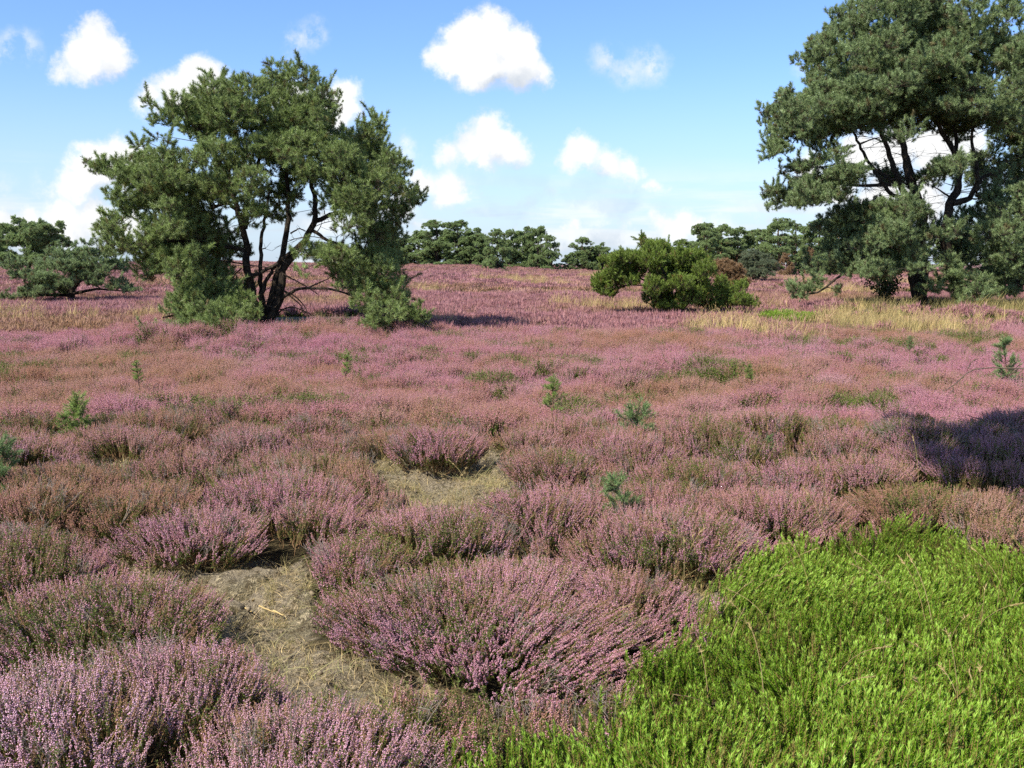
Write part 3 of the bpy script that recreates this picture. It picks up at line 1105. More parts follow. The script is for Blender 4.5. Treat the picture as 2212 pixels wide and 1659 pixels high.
# far cushions
def far_field(y0, y1, dens, size, name, label, flat=0.9):
    ax_ = y1 * 0.56 + 6
    n = int(2 * ax_ * (y1 - y0) * dens)
    x = rng.uniform(-ax_, ax_, n)
    y = rng.uniform(y0, y1, n)
    ok = np.abs(x) < y * 0.54 + 5
    x, y = x[ok], y[ok]
    ev = ell_val(x, y, STRAW)
    nstraw = fbm(x, y, 9.0, 3, 91)
    pr = np.where(ev < 1.0, 0.85, 0) + sstep(nstraw, 0.60, 0.70) * 0.7 * sstep(y, 35, 55)
    ok = (rng.random(len(x)) > pr) & (ell_val(x, y, SHADE) > 0.75 + 0.5 * (fbm(x, y, 1.0, 2, 14) - 0.3))
    x, y = x[ok], y[ok]
    hv_ = fbm(x, y, 1.6, 3, 12)
    z = terrain(x, y) - 0.03
    s0 = size * rng.uniform(0.75, 1.25, len(x)) * (0.7 + 0.6 * hv_)
    D_ = unit(np.stack([rng.normal(0, 0.15, len(x)), rng.normal(0, 0.15, len(x)), np.ones(len(x))], 1))
    tn = np.clip((fbm(x, y, 5.0, 4, 55) - 0.42) * 3.0 + rng.normal(0, 0.14, len(x)), 0, 1)
    vl = np.clip(rng.normal(0.02, 0.03, len(x)), 0, 1)
    o = scatter(name, 'heather_cushions', SRC_far, np.stack([x, y, z], 1), D_, s0[:, None] * [1, 1, flat], tn, vl)
    tag(o, label, 'heather', kind='stuff')


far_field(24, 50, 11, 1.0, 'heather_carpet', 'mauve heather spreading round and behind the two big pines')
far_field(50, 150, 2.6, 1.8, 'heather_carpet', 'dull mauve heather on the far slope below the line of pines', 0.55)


# ---------------------------------------------------------------- crowberry mat
def crow_scatter(n, x0, x1, y0, y1, mask, hb, name, label, scale=1.0):
    x = rng.uniform(x0, x1, n)
    y = rng.uniform(y0, y1, n)
    k = mask(x, y)
    x, y = x[k], y[k]
    hgt = hb * (0.55 + 0.8 * fbm(x, y, 1.1, 3, 41)) + (fbm(x, y, 0.16, 2, 42) - 0.5) * 0.05
    e = 0.04
    gx_ = (fbm(x + e, y, 1.1, 3, 41) - fbm(x - e, y, 1.1, 3, 41)) / (2 * e)
    gy_ = (fbm(x, y + e, 1.1, 3, 41) - fbm(x, y - e, 1.1, 3, 41)) / (2 * e)
    lx = (fbm(x, y, 0.5, 2, 61) - 0.5) * 1.6
    ly = (fbm(x, y, 0.5, 2, 62) - 0.5) * 1.2
    D_ = unit(np.stack([-gx_ * 0.30 + lx, -gy_ * 0.30 + ly - 0.1, np.full(len(x), 1.0)], 1) + rng.normal(0, 0.15, (len(x), 3)) * [1, 1, 0])
    base = np.stack([x, y, terrain(x, y) + hgt], 1) - D_ * 0.13 * scale
    tint = np.where(rng.random(len(x)) < 0.02 + 0.25 * sstep(fbm(x, y, 0.4, 3, 71), 0.64, 0.74), 0.7, 0.0)
    o = scatter(name, 'crowberry_shoots', SRC_crow, base, D_, rng.uniform(0.75, 1.45, len(x)) * (0.75 + 0.5 * fbm(x, y, 0.6, 3, 73)) * scale, tint)
    tag(o, label, 'crowberry', kind='stuff')
    return o


crow_scatter(int(7.5 * 6 * 1500), -1.5, 6.0, 1.6, 7.6, lambda x, y: crow_mask(x, y) & (np.abs(x) < y * 0.56 + 0.8), 0.17, 'crowberry_mat',
             'bright yellow-green crowberry mat of upright leafy shoots in the lower right')
G1 = [ell_px(1700, 683, 48, 8)]
crow_scatter(26000, G1[0][0] - 2, G1[0][0] + 2, G1[0][1] - 4, G1[0][1] + 4, lambda x, y: ell_val(x, y, G1) < 1, 0.3, 'crowberry_mat',
             'small bright green mat in the straw grass left of the big right pine', 1.8)


# ---------------------------------------------------------------- grasses
def grass_field(gname, src, E, dens, name, label, s0=1.0, thr=1.0):
    allp = []
    for (cx_, cy_, a_, b_) in E:
        n = int(4 * a_ * b_ * dens)
        x = cx_ + rng.uniform(-1.2, 1.2, n) * a_
        y = cy_ + rng.uniform(-1.2, 1.2, n) * b_
        v_ = ((x - cx_) / a_) ** 2 + ((y - cy_) / b_) ** 2
        k = v_ < thr * (0.4 + 1.0 * fbm(x, y, 1.5, 3, 19) + 0.2 * rng.random(n))
        allp.append(np.stack([x[k], y[k]], 1))
    p = np.concatenate(allp)
    D_ = unit(np.stack([rng.normal(0.12, 0.15, len(p)), rng.normal(0, 0.15, len(p)), np.ones(len(p))], 1))
    s0 = s0 * 1.15
    o = scatter(name, gname, src, np.stack([p[:, 0], p[:, 1], terrain(p[:, 0], p[:, 1])], 1), D_, s0 * rng.uniform(0.6, 1.2, len(p)))
    tag(o, label, 'grass', kind='stuff')


grass_field('straw_tufts', SRC_straw, STRAW, 5.0, 'dry_grass', 'pale straw-coloured grass in drifts among the mauve heather')
grass_field('straw_green_tufts', SRC_strawg, [STRAW[5], STRAW[6], STRAW[7], SHADE[3], SHADE[4]], 6.0, 'long_grass', 'yellow-green long grass below the big right pine')
grass_field('straw_green_tufts', SRC_strawg, [SHADE[0], SHADE[2], STRAW[9]], 2.2, 'rough_grass', 'short olive grass in the shade of the left pine', 0.5)

# near wisps of grass and litter on the bare patches
n = 40000
x = rng.uniform(-3.2, 3.2, n)
y = rng.uniform(2.5, 10, n)
k = bare_mask(x, y)
xb, yb = x[k], y[k]
q = rng.random(len(xb)) < 0.55
nrm = unit(rng.normal(size=(q.sum(), 3)))
o = scatter('soil_crumbs', 'soil_crumbs', SRC_crumb, np.stack([xb[q], yb[q], terrain(xb[q], yb[q]) + rough_at(xb[q], yb[q])], 1), nrm, rng.gamma(2.0, 0.0026, q.sum()) + 0.002)
tag(o, 'small crumbs and clods of soil strewn over the bare patches', 'soil', kind='stuff')
q = (rng.random(len(xb)) < 0.60) & (fbm(xb, yb, 0.4, 2, 88) > 0.36)
x, y = xb[q], yb[q]
D_ = unit(np.stack([rng.normal(0, 0.5, len(x)), rng.normal(0, 0.5, len(x)), np.full(len(x), 0.6)], 1))
o = scatter('dry_litter', 'litter_tufts', SRC_litter, np.stack([x, y, terrain(x, y) + rough_at(x, y) - 0.004], 1), D_ * [0.35, 0.35, 1], rng.uniform(0.3, 0.9, len(x)))
tag(o, 'short straw bits and dry grass lying on the bare soil', 'grass', kind='stuff')
k = rng.random(len(x)) < 0.12
o = scatter('short_grass', 'short_grass_tufts', SRC_grassn, np.stack([x[k], y[k], terrain(x[k], y[k]) + rough_at(x[k], y[k]) - 0.01], 1), D_[k] * [0.3, 0.3, 1], rng.uniform(0.25, 0.75, k.sum()))
tag(o, 'thin olive grass sprouting from the bare soil', 'grass', kind='stuff')

# single long stalks
def stalks(name, spots, label, H=0.55):
    g = Geo()
    for (px, py, n, hh) in spots:
        c_ = ground_pt(px, py)
        for j in range(n):
            a_ = rng.random() * 6.283
            h = hh * rng.uniform(0.7, 1.1)
            l = h * rng.uniform(0.1, 0.75)
            b0 = c_ + rng.normal(0, 0.10, 2)
            t_ = np.linspace(0, 1, 9)
            z0 = float(terrain(b0[0], b0[1]))
            pts = np.stack([b0[0] + math.cos(a_) * l * t_ ** 2, b0[1] + math.sin(a_) * l * t_ ** 2, z0 + h * (t_ - 0.22 * t_ ** 3)], 1)
            g.tube(pts, np.linspace(0.0022, 0.0010, 9), 3, 0)
            m_ = 12
            pp = pts[-2] + (pts[-1] - pts[-2]) * rng.random((m_, 1)) * 1.0
            g.tris(leaf_tris(pp, unit(pts[-1] - pts[-2] + rng.normal(0, 0.02, (m_, 3))), 0.02, 0.004), 0)
    o = link(name, g.mesh(name, [M_straw]))
    tag(o, label, 'grass', kind='stuff')


sp_ = [(rng.uniform(1250, 2150), rng.uniform(1250, 1640), 1, rng.uniform(0.35, 0.55)) for i in range(34)]
sp_ += [(1520, 1290, 9, 0.5), (1770, 1200, 4, 0.75), (1640, 1150, 3, 0.6), (1950, 1130, 3, 0.6), (900, 1130, 4, 0.5), (980, 1120, 6, 0.45), (1040, 1110, 5, 0.4), (1140, 1220, 2, 0.5),
        (2060, 1450, 5, 0.6), (2180, 1380, 4, 0.6), (1330, 1350, 2, 0.6), (1980, 1050, 2, 0.5), (320, 1300, 2, 0.25)]
stalks('grass_stalks', sp_, 'long thin pale grass stalks rising over the green mat and heather')
for (px, py, n, h, lb) in ((1500, 1290, 60, 0.28, 'wiry olive grass tussock between the lilac heather and the green mat'),
                           (1010, 1090, 24, 0.2, 'small green and yellow grass tussock on the middle bare patch')):
    c_ = ground_pt(px, py)
    me = grass_tuft(M_strawg, n, h, 1.2, 0.10, 0.003, 'grass_tussock')
    o = link('grass_tussock', me, None, (c_[0], c_[1], float(terrain(*c_))))
    tag(o, lb, 'grass')

# stick and wood chips on the bare soil, cracked soil lumps
def soil_clod(px, py, sx, sy, sz, lb):
    c_ = ground_pt(px, py)
    u_, v_ = np.meshgrid(np.linspace(0, 2 * math.pi, 41)[:-1], np.linspace(0.0, 1.0, 14))
    rr = v_
    x = np.cos(u_) * rr * sx
    y = np.sin(u_) * rr * sy
    edge = 1 + (fbm(np.cos(u_) * 2 + px, np.sin(u_) * 2, 0.8, 3, 5) - 0.5) * 0.8
    x, y = x * edge, y * edge
    z = sz * np.sqrt(np.clip(1 - rr ** 4, 0, 1)) * (0.8 + 0.9 * (fbm(x + px, y, 0.10, 4, 15) - 0.4)) - 0.09 * rr ** 6
    V = np.stack([x, y, z], -1).reshape(-1, 3)
    i, j = np.meshgrid(np.arange(13), np.arange(40), indexing='ij')
    q = np.stack([i * 40 + j, (i + 1) * 40 + j, (i + 1) * 40 + (j + 1) % 40, i * 40 + (j + 1) % 40], -1).reshape(-1, 4)
    me = mesh_np('soil_lump', V, q, [M_clod], smooth=False)
    a_ = me.attributes.new('bare', 'FLOAT', 'POINT')
    a_.data.foreach_set('value', np.ones(len(V), np.float32))
    o = link('soil_lump', me, None, (c_[0], c_[1], float(terrain(*c_)) + 0.015))
    o.rotation_euler = (0, 0, rng.uniform(-0.3, 0.3))
    tag(o, lb, 'soil', 'lumps of soil on the bare patch')


soil_clod(530, 1268, 0.20, 0.16, 0.075, 'largest cracked lump of grey soil on the bare patch')
soil_clod(450, 1262, 0.11, 0.10, 0.05, 'smaller soil lump to the left of the largest cracked lump')
soil_clod(590, 1300, 0.09, 0.07, 0.05, 'small soil lump beside the wood chips')
soil_clod(500, 1325, 0.08, 0.07, 0.04, 'small flat soil lump in front of the largest one')


def stick(name, px_pts, r, mat, lb, cat, lift=0.03):
    g = Geo()
    pts = []
    for (px, py, z) in px_pts:
        q = ground_pt(px, py, z)
        pts.append([q[0], q[1], z + float(terrain(*q)) + lift * 0])
    pts = np.array(pts)
    t0 = np.linspace(0, 1, len(pts))
    t1 = np.linspace(0, 1, len(pts) * 4)
    pp = np.stack([np.interp(t1, t0, pts[:, j]) for j in range(3)], 1)
    pp[1:-1] += rng.normal(0, r * (0.5 if cat == 'stick' else 0.12), pp[1:-1].shape)
    o0 = pp[0].copy()
    g.tube(pp - o0, np.linspace(r, r * 0.5, len(pp)), 6, 0)
    o = link(name, g.mesh(name, [mat]), None, tuple(o0))
    tag(o, lb, cat)
    return o


stick('dry_stick', [(662, 1264, 0.07), (620, 1258, 0.08), (590, 1262, 0.05), (572, 1270, 0.04)], 0.006, M_deadtwig, 'thin bleached stick lying on the bare soil by the heather', 'stick')
for (x_, y_, dx_, dy_, lb) in ((560, 1308, 34, 14, 'longest pale wood chip beside the soil lumps'), (530, 1312, 20, 12, 'short orange wood chip left of the longest chip'), (590, 1318, 22, 10, 'pale wood splinter right of the longest chip'),
                              (545, 1296, 16, -10, 'brown wood splinter lying above the longest chip'), (450, 1290, -34, 22, 'bleached thin splinter to the left of the soil lumps')):
    stick('wood_chip', [(x_, y_, 0.03), (x_ + dx_, y_ + dy_, 0.03)], 0.005, M_straw, lb, 'wood chip')


# ---------------------------------------------------------------- trees
def bez(p0, p1, p2, n):
    t_ = np.linspace(0, 1, n)[:, None]
    return (1 - t_) ** 2 * p0 + 2 * t_ * (1 - t_) * p1 + t_ ** 2 * p2


def smooth_line(pts, rad, n=18, wob_=0.02):
    pts = np.asarray(pts, float)
    t0 = np.concatenate([[0], np.cumsum(np.linalg.norm(np.diff(pts, axis=0), axis=1))])
    t0 /= t0[-1]
    t1 = np.linspace(0, 1, n)
    q = np.stack([np.interp(t1, t0, pts[:, j]) for j in range(3)], 1)
    for _ in range(2):
        q[1:-1] = (q[:-2] + q[1:-1] * 2 + q[2:]) / 4
    q[1:-1] += rng.normal(0, wob_, q[1:-1].shape) * [1, 1, 0.3]
    return q, np.interp(t1, t0, rad)


def build_tree(name, label, cat, base, trunks, pads, gname, src, shoot_dens=75, depthf=None, group=None, bark=None, shoot_s=1.0,
               padr=1.0, pad_n=3, dead=0, up=0.55, twig_r=0.006, dead_zone=None, kdens=1.0, branch_jit=0.12, spikes=1.3):
    """base: world position of the foot. trunks: list of (points, radii) in local coordinates.
    pads: rows (x, z, rx, rz, y0, ydepth, sparse) local: a mass of foliage and the depth over which it is repeated."""
    root = empty(name, tuple(base))
    tag(root, label, cat, group)
    nodes, nrad = [], []
    for tp, tr in trunks:
        q, r = smooth_line(tp, tr, max(8, len(tp) * 4))
        g = Geo()
        g.tube(q, r * 1.0, 10, 0, jit=0.12)
        link('trunk', g.mesh('trunk', [bark or M_bark], True), root)
        k_ = q[:, 2] > 0.12
        nodes.append(q[k_])
        nrad.append(r[k_])
    N_ = np.concatenate(nodes)
    NR = np.concatenate(nrad)
    centres, radii = [], []
    for (x, z, rx, rz, y0, yd, sp) in pads:
        k_ = max(2 if pad_n > 1 else 1, int(round(pad_n * max(0.35, yd / 1.6) * (0.5 if sp else 1))))
        for j in range(k_):
            yy = y0 + (rng.uniform(-yd, yd) if k_ > 1 else rng.uniform(-0.3, 0.3) * yd)
            centres.append([x + rng.normal(0, 0.18 * rx), yy, z + rng.normal(0, 0.15 * rz)])
            radii.append([rx * rng.uniform(0.75, 1.05), max(rx, rz) * rng.uniform(0.8, 1.15), rz * rng.uniform(0.75, 1.0), sp])
    centres, radii = np.array(centres), np.array(radii)
    d0 = np.min(np.linalg.norm(centres[:, None] - N_[None], axis=2), 1)
    order = np.argsort(d0)
    bg_, sg = Geo(), []
    cur, curR = list(N_), list(NR)
    for i in order:
        c_ = centres[i]
        A = np.array(cur)
        dv = c_ - A
        dist = np.linalg.norm(dv, axis=1)
        cost = dist + 0.9 * np.maximum(0, -dv[:, 2] + 0.1 * dist) + 0.25 * np.maximum(0, 0.05 - np.array(curR)) * 20 * 0.1
        k_ = int(np.argmin(cost))
        p0 = A[k_]
        L = dist[k_]
        mid = p0 + (c_ - p0) * 0.5 + rng.normal(0, branch_jit, 3) * L + np.array([0, 0, 0.06 * L])
        nseg = max(4, int(L / 0.25))
        q = bez(p0, mid, c_, nseg)
        q[1:-1] += rng.normal(0, 0.012, q[1:-1].shape)
        r0 = min(curR[k_] * 0.7, 0.012 + 0.018 * L + 0.006)
        rr = np.linspace(max(r0, 0.009), 0.006, nseg)
        bg_.tube(q, rr, 5, 0)
        cur.extend(q[1:])
        curR.extend(rr[1:])
    SP, SD, SS = [], [], []
    for i in range(len(centres)):
        c_, (rx, ry, rz, sp) = centres[i], radii[i]
        area = (rx * ry + rz * (rx + ry))
        n = max(6, int(area * shoot_dens * kdens * (0.4 if sp else 1.0)))
        v_ = unit(rng.normal(size=(n, 3)) + [0, 0, 0.25])
        rr = rng.uniform(0.35, 1.0, n) ** 0.55
        off_ = v_ * rr[:, None] * [rx, ry, rz] * padr
        p = c_ + off_
        d = unit(off_ / [rx, ry, rz] * 0.7 + [0, 0, up] + rng.normal(0, 0.35, (n, 3)))
        SP.append(p - d * 0.12 * shoot_s)
        SD.append(d)
        # twigs from the centre towards some of the shoots
        nt = max(3, n // 6)
        for k_ in rng.choice(n, nt, replace=False):
            e_ = p[k_]
            q = bez(c_ - [0, 0, rz * 0.3], c_ + (e_ - c_) * 0.5 - [0, 0, 0.03], e_, 4)
            bg_.tube(q, np.linspace(twig_r, twig_r * 0.4, 4), 3, 0)
    for j in range(int(len(centres) * spikes)):
        i = rng.integers(0, len(centres))
        c_, (rx, ry, rz, sp) = centres[i], radii[i]
        v_ = unit(rng.normal(size=3) + [0, 0, 0.5])
        p0 = c_ + v_ * [rx, ry, rz] * 0.7
        d = unit(v_ * [1, 1, 0.5] * 0.6 + [0, 0, rng.uniform(0.2, 1.0)] + rng.normal(0, 0.2, 3))
        Ls = rng.uniform(0.15, 0.36) * shoot_s
        e_ = p0 + d * Ls
        bg_.tube(np.array([c_, p0, e_]), [twig_r, twig_r * 0.8, twig_r * 0.5], 3, 0)
        m_ = 5
        u_ = np.linspace(0.15, 1.0, m_)[:, None]
        pp = p0 + (e_ - p0) * u_
        dd = unit(d + rng.normal(0, 0.5, (m_, 3)) * (1.1 - u_))
        SP.append(pp - dd * 0.1)
        SD.append(dd)
    o = link('branches', bg_.mesh('branches', [M_twig if bark is None else bark]), root)
    o['kind'] = 'stuff'
    SP, SD = np.concatenate(SP), np.concatenate(SD)
    n = len(SP)
    o = scatter('crown', gname, src, SP, SD, shoot_s * rng.uniform(0.55, 1.3, n), None, np.clip(rng.normal(0.5, 0.25, n), 0, 1), root)
    o['kind'] = 'stuff'
    if dead:
        g = Geo()
        for j in range(dead):
            k_ = rng.integers(0, len(N_))
            p0 = N_[k_]
            if dead_zone is not None and not (dead_zone[0] < p0[2] < dead_zone[1]):
                continue
            a_ = rng.random() * 6.283
            L = rng.uniform(0.4, 1.5)
            d = unit(np.array([math.cos(a_), math.sin(a_), rng.uniform(-0.3, 0.35)]))
            mid = p0 + d * L * 0.5 + [0, 0, 0.12 * L]
            tip = p0 + d * L + rng.normal(0, 0.1, 3)
            q = bez(p0, mid, tip, 6)
            g.tube(q, np.linspace(0.013, 0.004, 6), 4, 0)
            for m_ in range(5):
                s0 = q[rng.integers(2, 6)]
                e_ = s0 + unit(rng.normal(size=3) + d) * rng.uniform(0.15, 0.5)
                g.tube(bez(s0, (s0 + e_) / 2 + rng.normal(0, 0.03, 3), e_, 3), [0.005, 0.004, 0.003], 3, 0)
        if g.n:
            o = link('dead_twigs', g.mesh('dead_twigs', [M_twig]), root)
            o['kind'] = 'stuff'
    return root


def conv(zx, zy, sc, D, base):
    """zoomed-picture coordinates -> local x, z of a plane standing at distance D"""
    px, py = sc[0] + zx * sc[2], sc[1] + zy * sc[2]
    p = at_depth(px, py, D)
    return p[0] - base[0], p[2] - base[2]


def conv_pads(E, sc, D, base, half, ymax, cx_, grow=1.0):
    rows = []
    ztop = max(conv(e[0], e[1], sc, D, base)[1] for e in E)
    for e in E:
        x, z = conv(e[0], e[1], sc, D + (e[4] if len(e) > 5 else 0.0), base)
        s_ = sc[2] * D / F
        rx, rz = e[2] * s_ * grow, e[3] * s_ * grow
        if len(e) > 5:
            y0, yd = e[4], e[5]
        else:
            y0 = 0.0
            yd = ymax * math.sqrt(max(0.06, 1 - ((x - cx_) / half) ** 2)) * math.sqrt(max(0.10, 1 - (max(0.0, z - 0.45 * ztop) / (0.62 * ztop)) ** 2))
        rows.append((x, z, rx, rz, y0, yd, 1 if (len(e) in (5, 7) and e[-1] == 1) else 0))
    return rows


def conv_trunk(T, sc, D, base):
    out = []
    for (pts, w0, w1, ys_) in T:
        P3 = []
        for i, (a_, b_) in enumerate(pts):
            x, z = conv(a_, b_, sc, D, base)
            P3.append([x, np.interp(i, np.linspace(0, len(pts) - 1, len(ys_)), ys_), z])
        s_ = sc[2] * D / F
        out.append((P3, np.linspace(w0, w1, len(pts)) * s_ / 2 * 0.82))
    return out


# ---- the big left pine
SC1 = (170.7, 110.9, 0.3858)
D1 = 25.0
b1 = at_depth(588, 697, D1)
b1[2] = float(terrain(b1[0], b1[1])) - 0.03
E1 = [(600, 520, 80, 40, 1), (760, 530, 90, 40, 1), (700, 620, 80, 40, 1), (950, 850, 80, 50, 1), (850, 860, 60, 50, 1), (1130, 660, 90, 60), (1000, 650, 80, 50, 1), (1180, 860, 60, 50, 1), (1000, 760, 80, 50, 1), (860, 1330, 60, 60, -0.8, 0.6), (560, 1340, 60, 30, 1), (1460, 1240, 90, 50), (1560, 1290, 90, 50, 1), (380, 700, 110, 50), (540, 670, 100, 50), (400, 780, 110, 50), (540, 780, 110, 50), (680, 760, 90, 50), (380, 880, 90, 40), (520, 900, 90, 35), (690, 880, 70, 45), (400, 1040, 120, 50), (560, 1030, 120, 50), (700, 1010, 90, 50), (500, 1130, 130, 60), (660, 1150, 120, 60), (790, 1120, 60, 50), (600, 1250, 100, 50), (780, 1260, 60, 60), (820, 1340, 50, 50), (760, 1130, 70, 50), (1050, 180, 130, 80), (1300, 180, 90, 90), (1180, 140, 110, 60), (780, 200, 60, 60), (700, 250, 90, 60), (1420, 270, 55, 70), (560, 290, 100, 60), (480, 320, 45, 40), (650, 330, 150, 70), (850, 290, 120, 80),
      (1000, 290, 150, 80), (1200, 280, 150, 80), (1350, 330, 90, 70), (560, 410, 90, 55), (700, 420, 120, 60), (900, 400, 150, 80), (1080, 420, 150, 80), (1250, 420, 140, 80), (1400, 420, 80, 60),
      (1000, 530, 150, 70), (1150, 550, 150, 80), (1320, 550, 140, 90), (1500, 480, 100, 70), (1620, 460, 80, 50), (1700, 430, 35, 45), (1480, 600, 130, 90), (1640, 580, 110, 90), (1770, 640, 60, 80),
      (1550, 720, 140, 100), (1700, 750, 120, 100), (1830, 790, 60, 60), (1890, 835, 40, 30), (1480, 830, 120, 80), (1640, 880, 140, 90), (1770, 900, 70, 90), (1350, 700, 80, 70), (1250, 640, 80, 50),
      (1580, 1000, 120, 70), (1710, 1020, 100, 80), (370, 530, 40, 50, 1), (90, 625, 40, 40), (170, 660, 100, 50), (300, 620, 110, 45), (420, 640, 100, 60), (560, 610, 90, 60), (330, 720, 120, 60),
      (480, 730, 130, 70), (620, 720, 100, 60), (820, 640, 80, 50), (880, 600, 100, 50), (330, 820, 90, 45), (450, 840, 110, 45), (600, 810, 120, 50), (750, 780, 110, 60), (870, 760, 80, 60),
      (270, 920, 70, 35), (1100, 770, 100, 80), (200, 1010, 80, 40), (340, 1000, 110, 50), (500, 980, 120, 50), (660, 960, 110, 55), (1000, 950, 80, 50, 1), (1080, 900, 70, 50),
      (300, 1080, 110, 50), (440, 1080, 130, 60), (600, 1080, 130, 70), (750, 1070, 80, 70), (430, 1180, 90, 50), (560, 1190, 120, 60), (700, 1220, 110, 80), (700, 1330, 90, 60), (400, 1255, 35, 25),
      (720, 1340, 110, 60, -1.3, 0.6), (620, 1380, 100, 50, -1.6, 0.5), (820, 1330, 80, 60, -1.2, 0.5), (540, 1440, 80, 40, -2.0, 0.4), (1580, 1280, 100, 55, -0.9, 0.6), (1700, 1330, 100, 60, -1.3, 0.6), (1790, 1380, 80, 50, -1.5, 0.5), (620, 1470, 110, 50, -2.4, 0.5), (760, 1425, 130, 55, -2.2, 0.6), (870, 1400, 100, 60, -1.8, 0.6), (950, 1470, 80, 45, -1.8, 0.4), (700, 1530, 150, 40, -2.8, 0.5), (820, 1500, 110, 45, -2.6, 0.5), (430, 1580, 60, 24, -3.4, 0.3), (550, 1550, 80, 30, -3.0, 0.4),
      (1350, 1110, 80, 45), (1450, 1150, 110, 55), (1400, 1220, 80, 45, 1), (1560, 1130, 110, 70), (1690, 1130, 100, 80), (1600, 1220, 100, 50), (1770, 1200, 70, 60), (1500, 1310, 80, 40, 1), (1640, 1310, 90, 40),
      (1790, 1290, 55, 50), (1620, 1370, 110, 60, -1.5, 0.7), (1700, 1440, 120, 60, -2.0, 0.7), (1800, 1460, 110, 45, -2.1, 0.6), (1700, 1510, 100, 34, -2.6, 0.5), (1900, 1490, 55, 24, -2.1, 0.3)]
T1 = [([(1040, 1520), (985, 1420), (945, 1250), (935, 1100), (925, 1000), (895, 910), (860, 840), (760, 880)], 66, 18, (0, 0, -0.2)),
      ([(1035, 1480), (1005, 1300), (1000, 1180), (1012, 1030), (1030, 900), (1060, 760)], 36, 14, (0.1, 0.3)),
      ([(925, 990), (925, 880), (960, 740), (1000, 600), (1020, 420)], 46, 14, (0, 0.3)),
      ([(895, 900), (830, 700), (740, 500), (640, 400)], 34, 12, (0, -0.4)),
      ([(1050, 1480), (1095, 1280), (1140, 1090), (1172, 930), (1160, 760), (1140, 560), (1160, 300)], 50, 16, (0.1, 0.2)),
      ([(1065, 1530), (1120, 1370), (1150, 1200), (1270, 1060), (1335, 930), (1312, 800), (1300, 600), (1240, 350)], 66, 16, (0, -0.1, 0)),
      ([(1325, 950), (1450, 900), (1600, 850), (1740, 760)], 34, 12, (0, 0.3)),
      ([(940, 1275), (1090, 1210), (1200, 1120), (1290, 1040)], 22, 26, (-0.25, -0.15)),
      ([(1020, 1420), (1050, 1290), (1110, 1200)], 30, 22, (-0.1, -0.15)),
      ([(1300, 1000), (1400, 1060), (1560, 1120), (1700, 1180)], 26, 10, (0, -0.6)),
      ([(930, 1120), (800, 1080), (620, 1060), (420, 1080)], 30, 10, (0, -0.8)),
      ([(1000, 1460), (900, 1430), (760, 1440), (640, 1460)], 26, 10, (0, -2.2)),
      ([(1110, 1400), (1250, 1320), (1450, 1320), (1640, 1370)], 24, 10, (0, -1.6))]
pads1 = conv_pads(E1, SC1, D1, b1, 4.4, 2.5, 0.1, 1.04)
left_pine = build_tree('pine_tree', 'large spreading green pine with several stems left of the middle of the heath', 'pine tree', b1,
                       conv_trunk(T1, SC1, D1, b1), pads1, 'pine_green', SRC_pine_g, 135, dead=50, dead_zone=(0.4, 2.7), kdens=1.0, shoot_s=1.1)
# its bare dead boughs, one part each
for pts in ([(1130, 1330), (1220, 1370), (1270, 1420), (1290, 1460)], [(1100, 1480), (1180, 1420), (1250, 1445), (1320, 1480)], [(1155, 1255), (1230, 1290), (1330, 1360)], [(1110, 1440), (1160, 1445), (1200, 1460)],
            [(930, 1190), (870, 1180), (810, 1168)], [(915, 1215), (870, 1250), (835, 1290)], [(1015, 1110), (1060, 1102)], [(1190, 1020), (1240, 990), (1290, 1010)], [(1150, 1340), (1230, 1400), (1280, 1470)]):
    g = Geo()
    for (tp, tr) in conv_trunk([(pts, 12, 5, (-0.1, rng.uniform(-0.6, 0.3)))], SC1, D1, b1):
        q, r = smooth_line(tp, tr, 10, 0.008)
        g.tube(q, r, 5, 0)
        for m_ in range(4):
            s0 = q[rng.integers(3, 10)]
            g.tube(np.array([s0, s0 + unit(rng.normal(size=3)) * 0.2]), [0.006, 0.003], 3, 0)
    link('dead_bough', g.mesh('dead_bough', [M_bark]), left_pine)

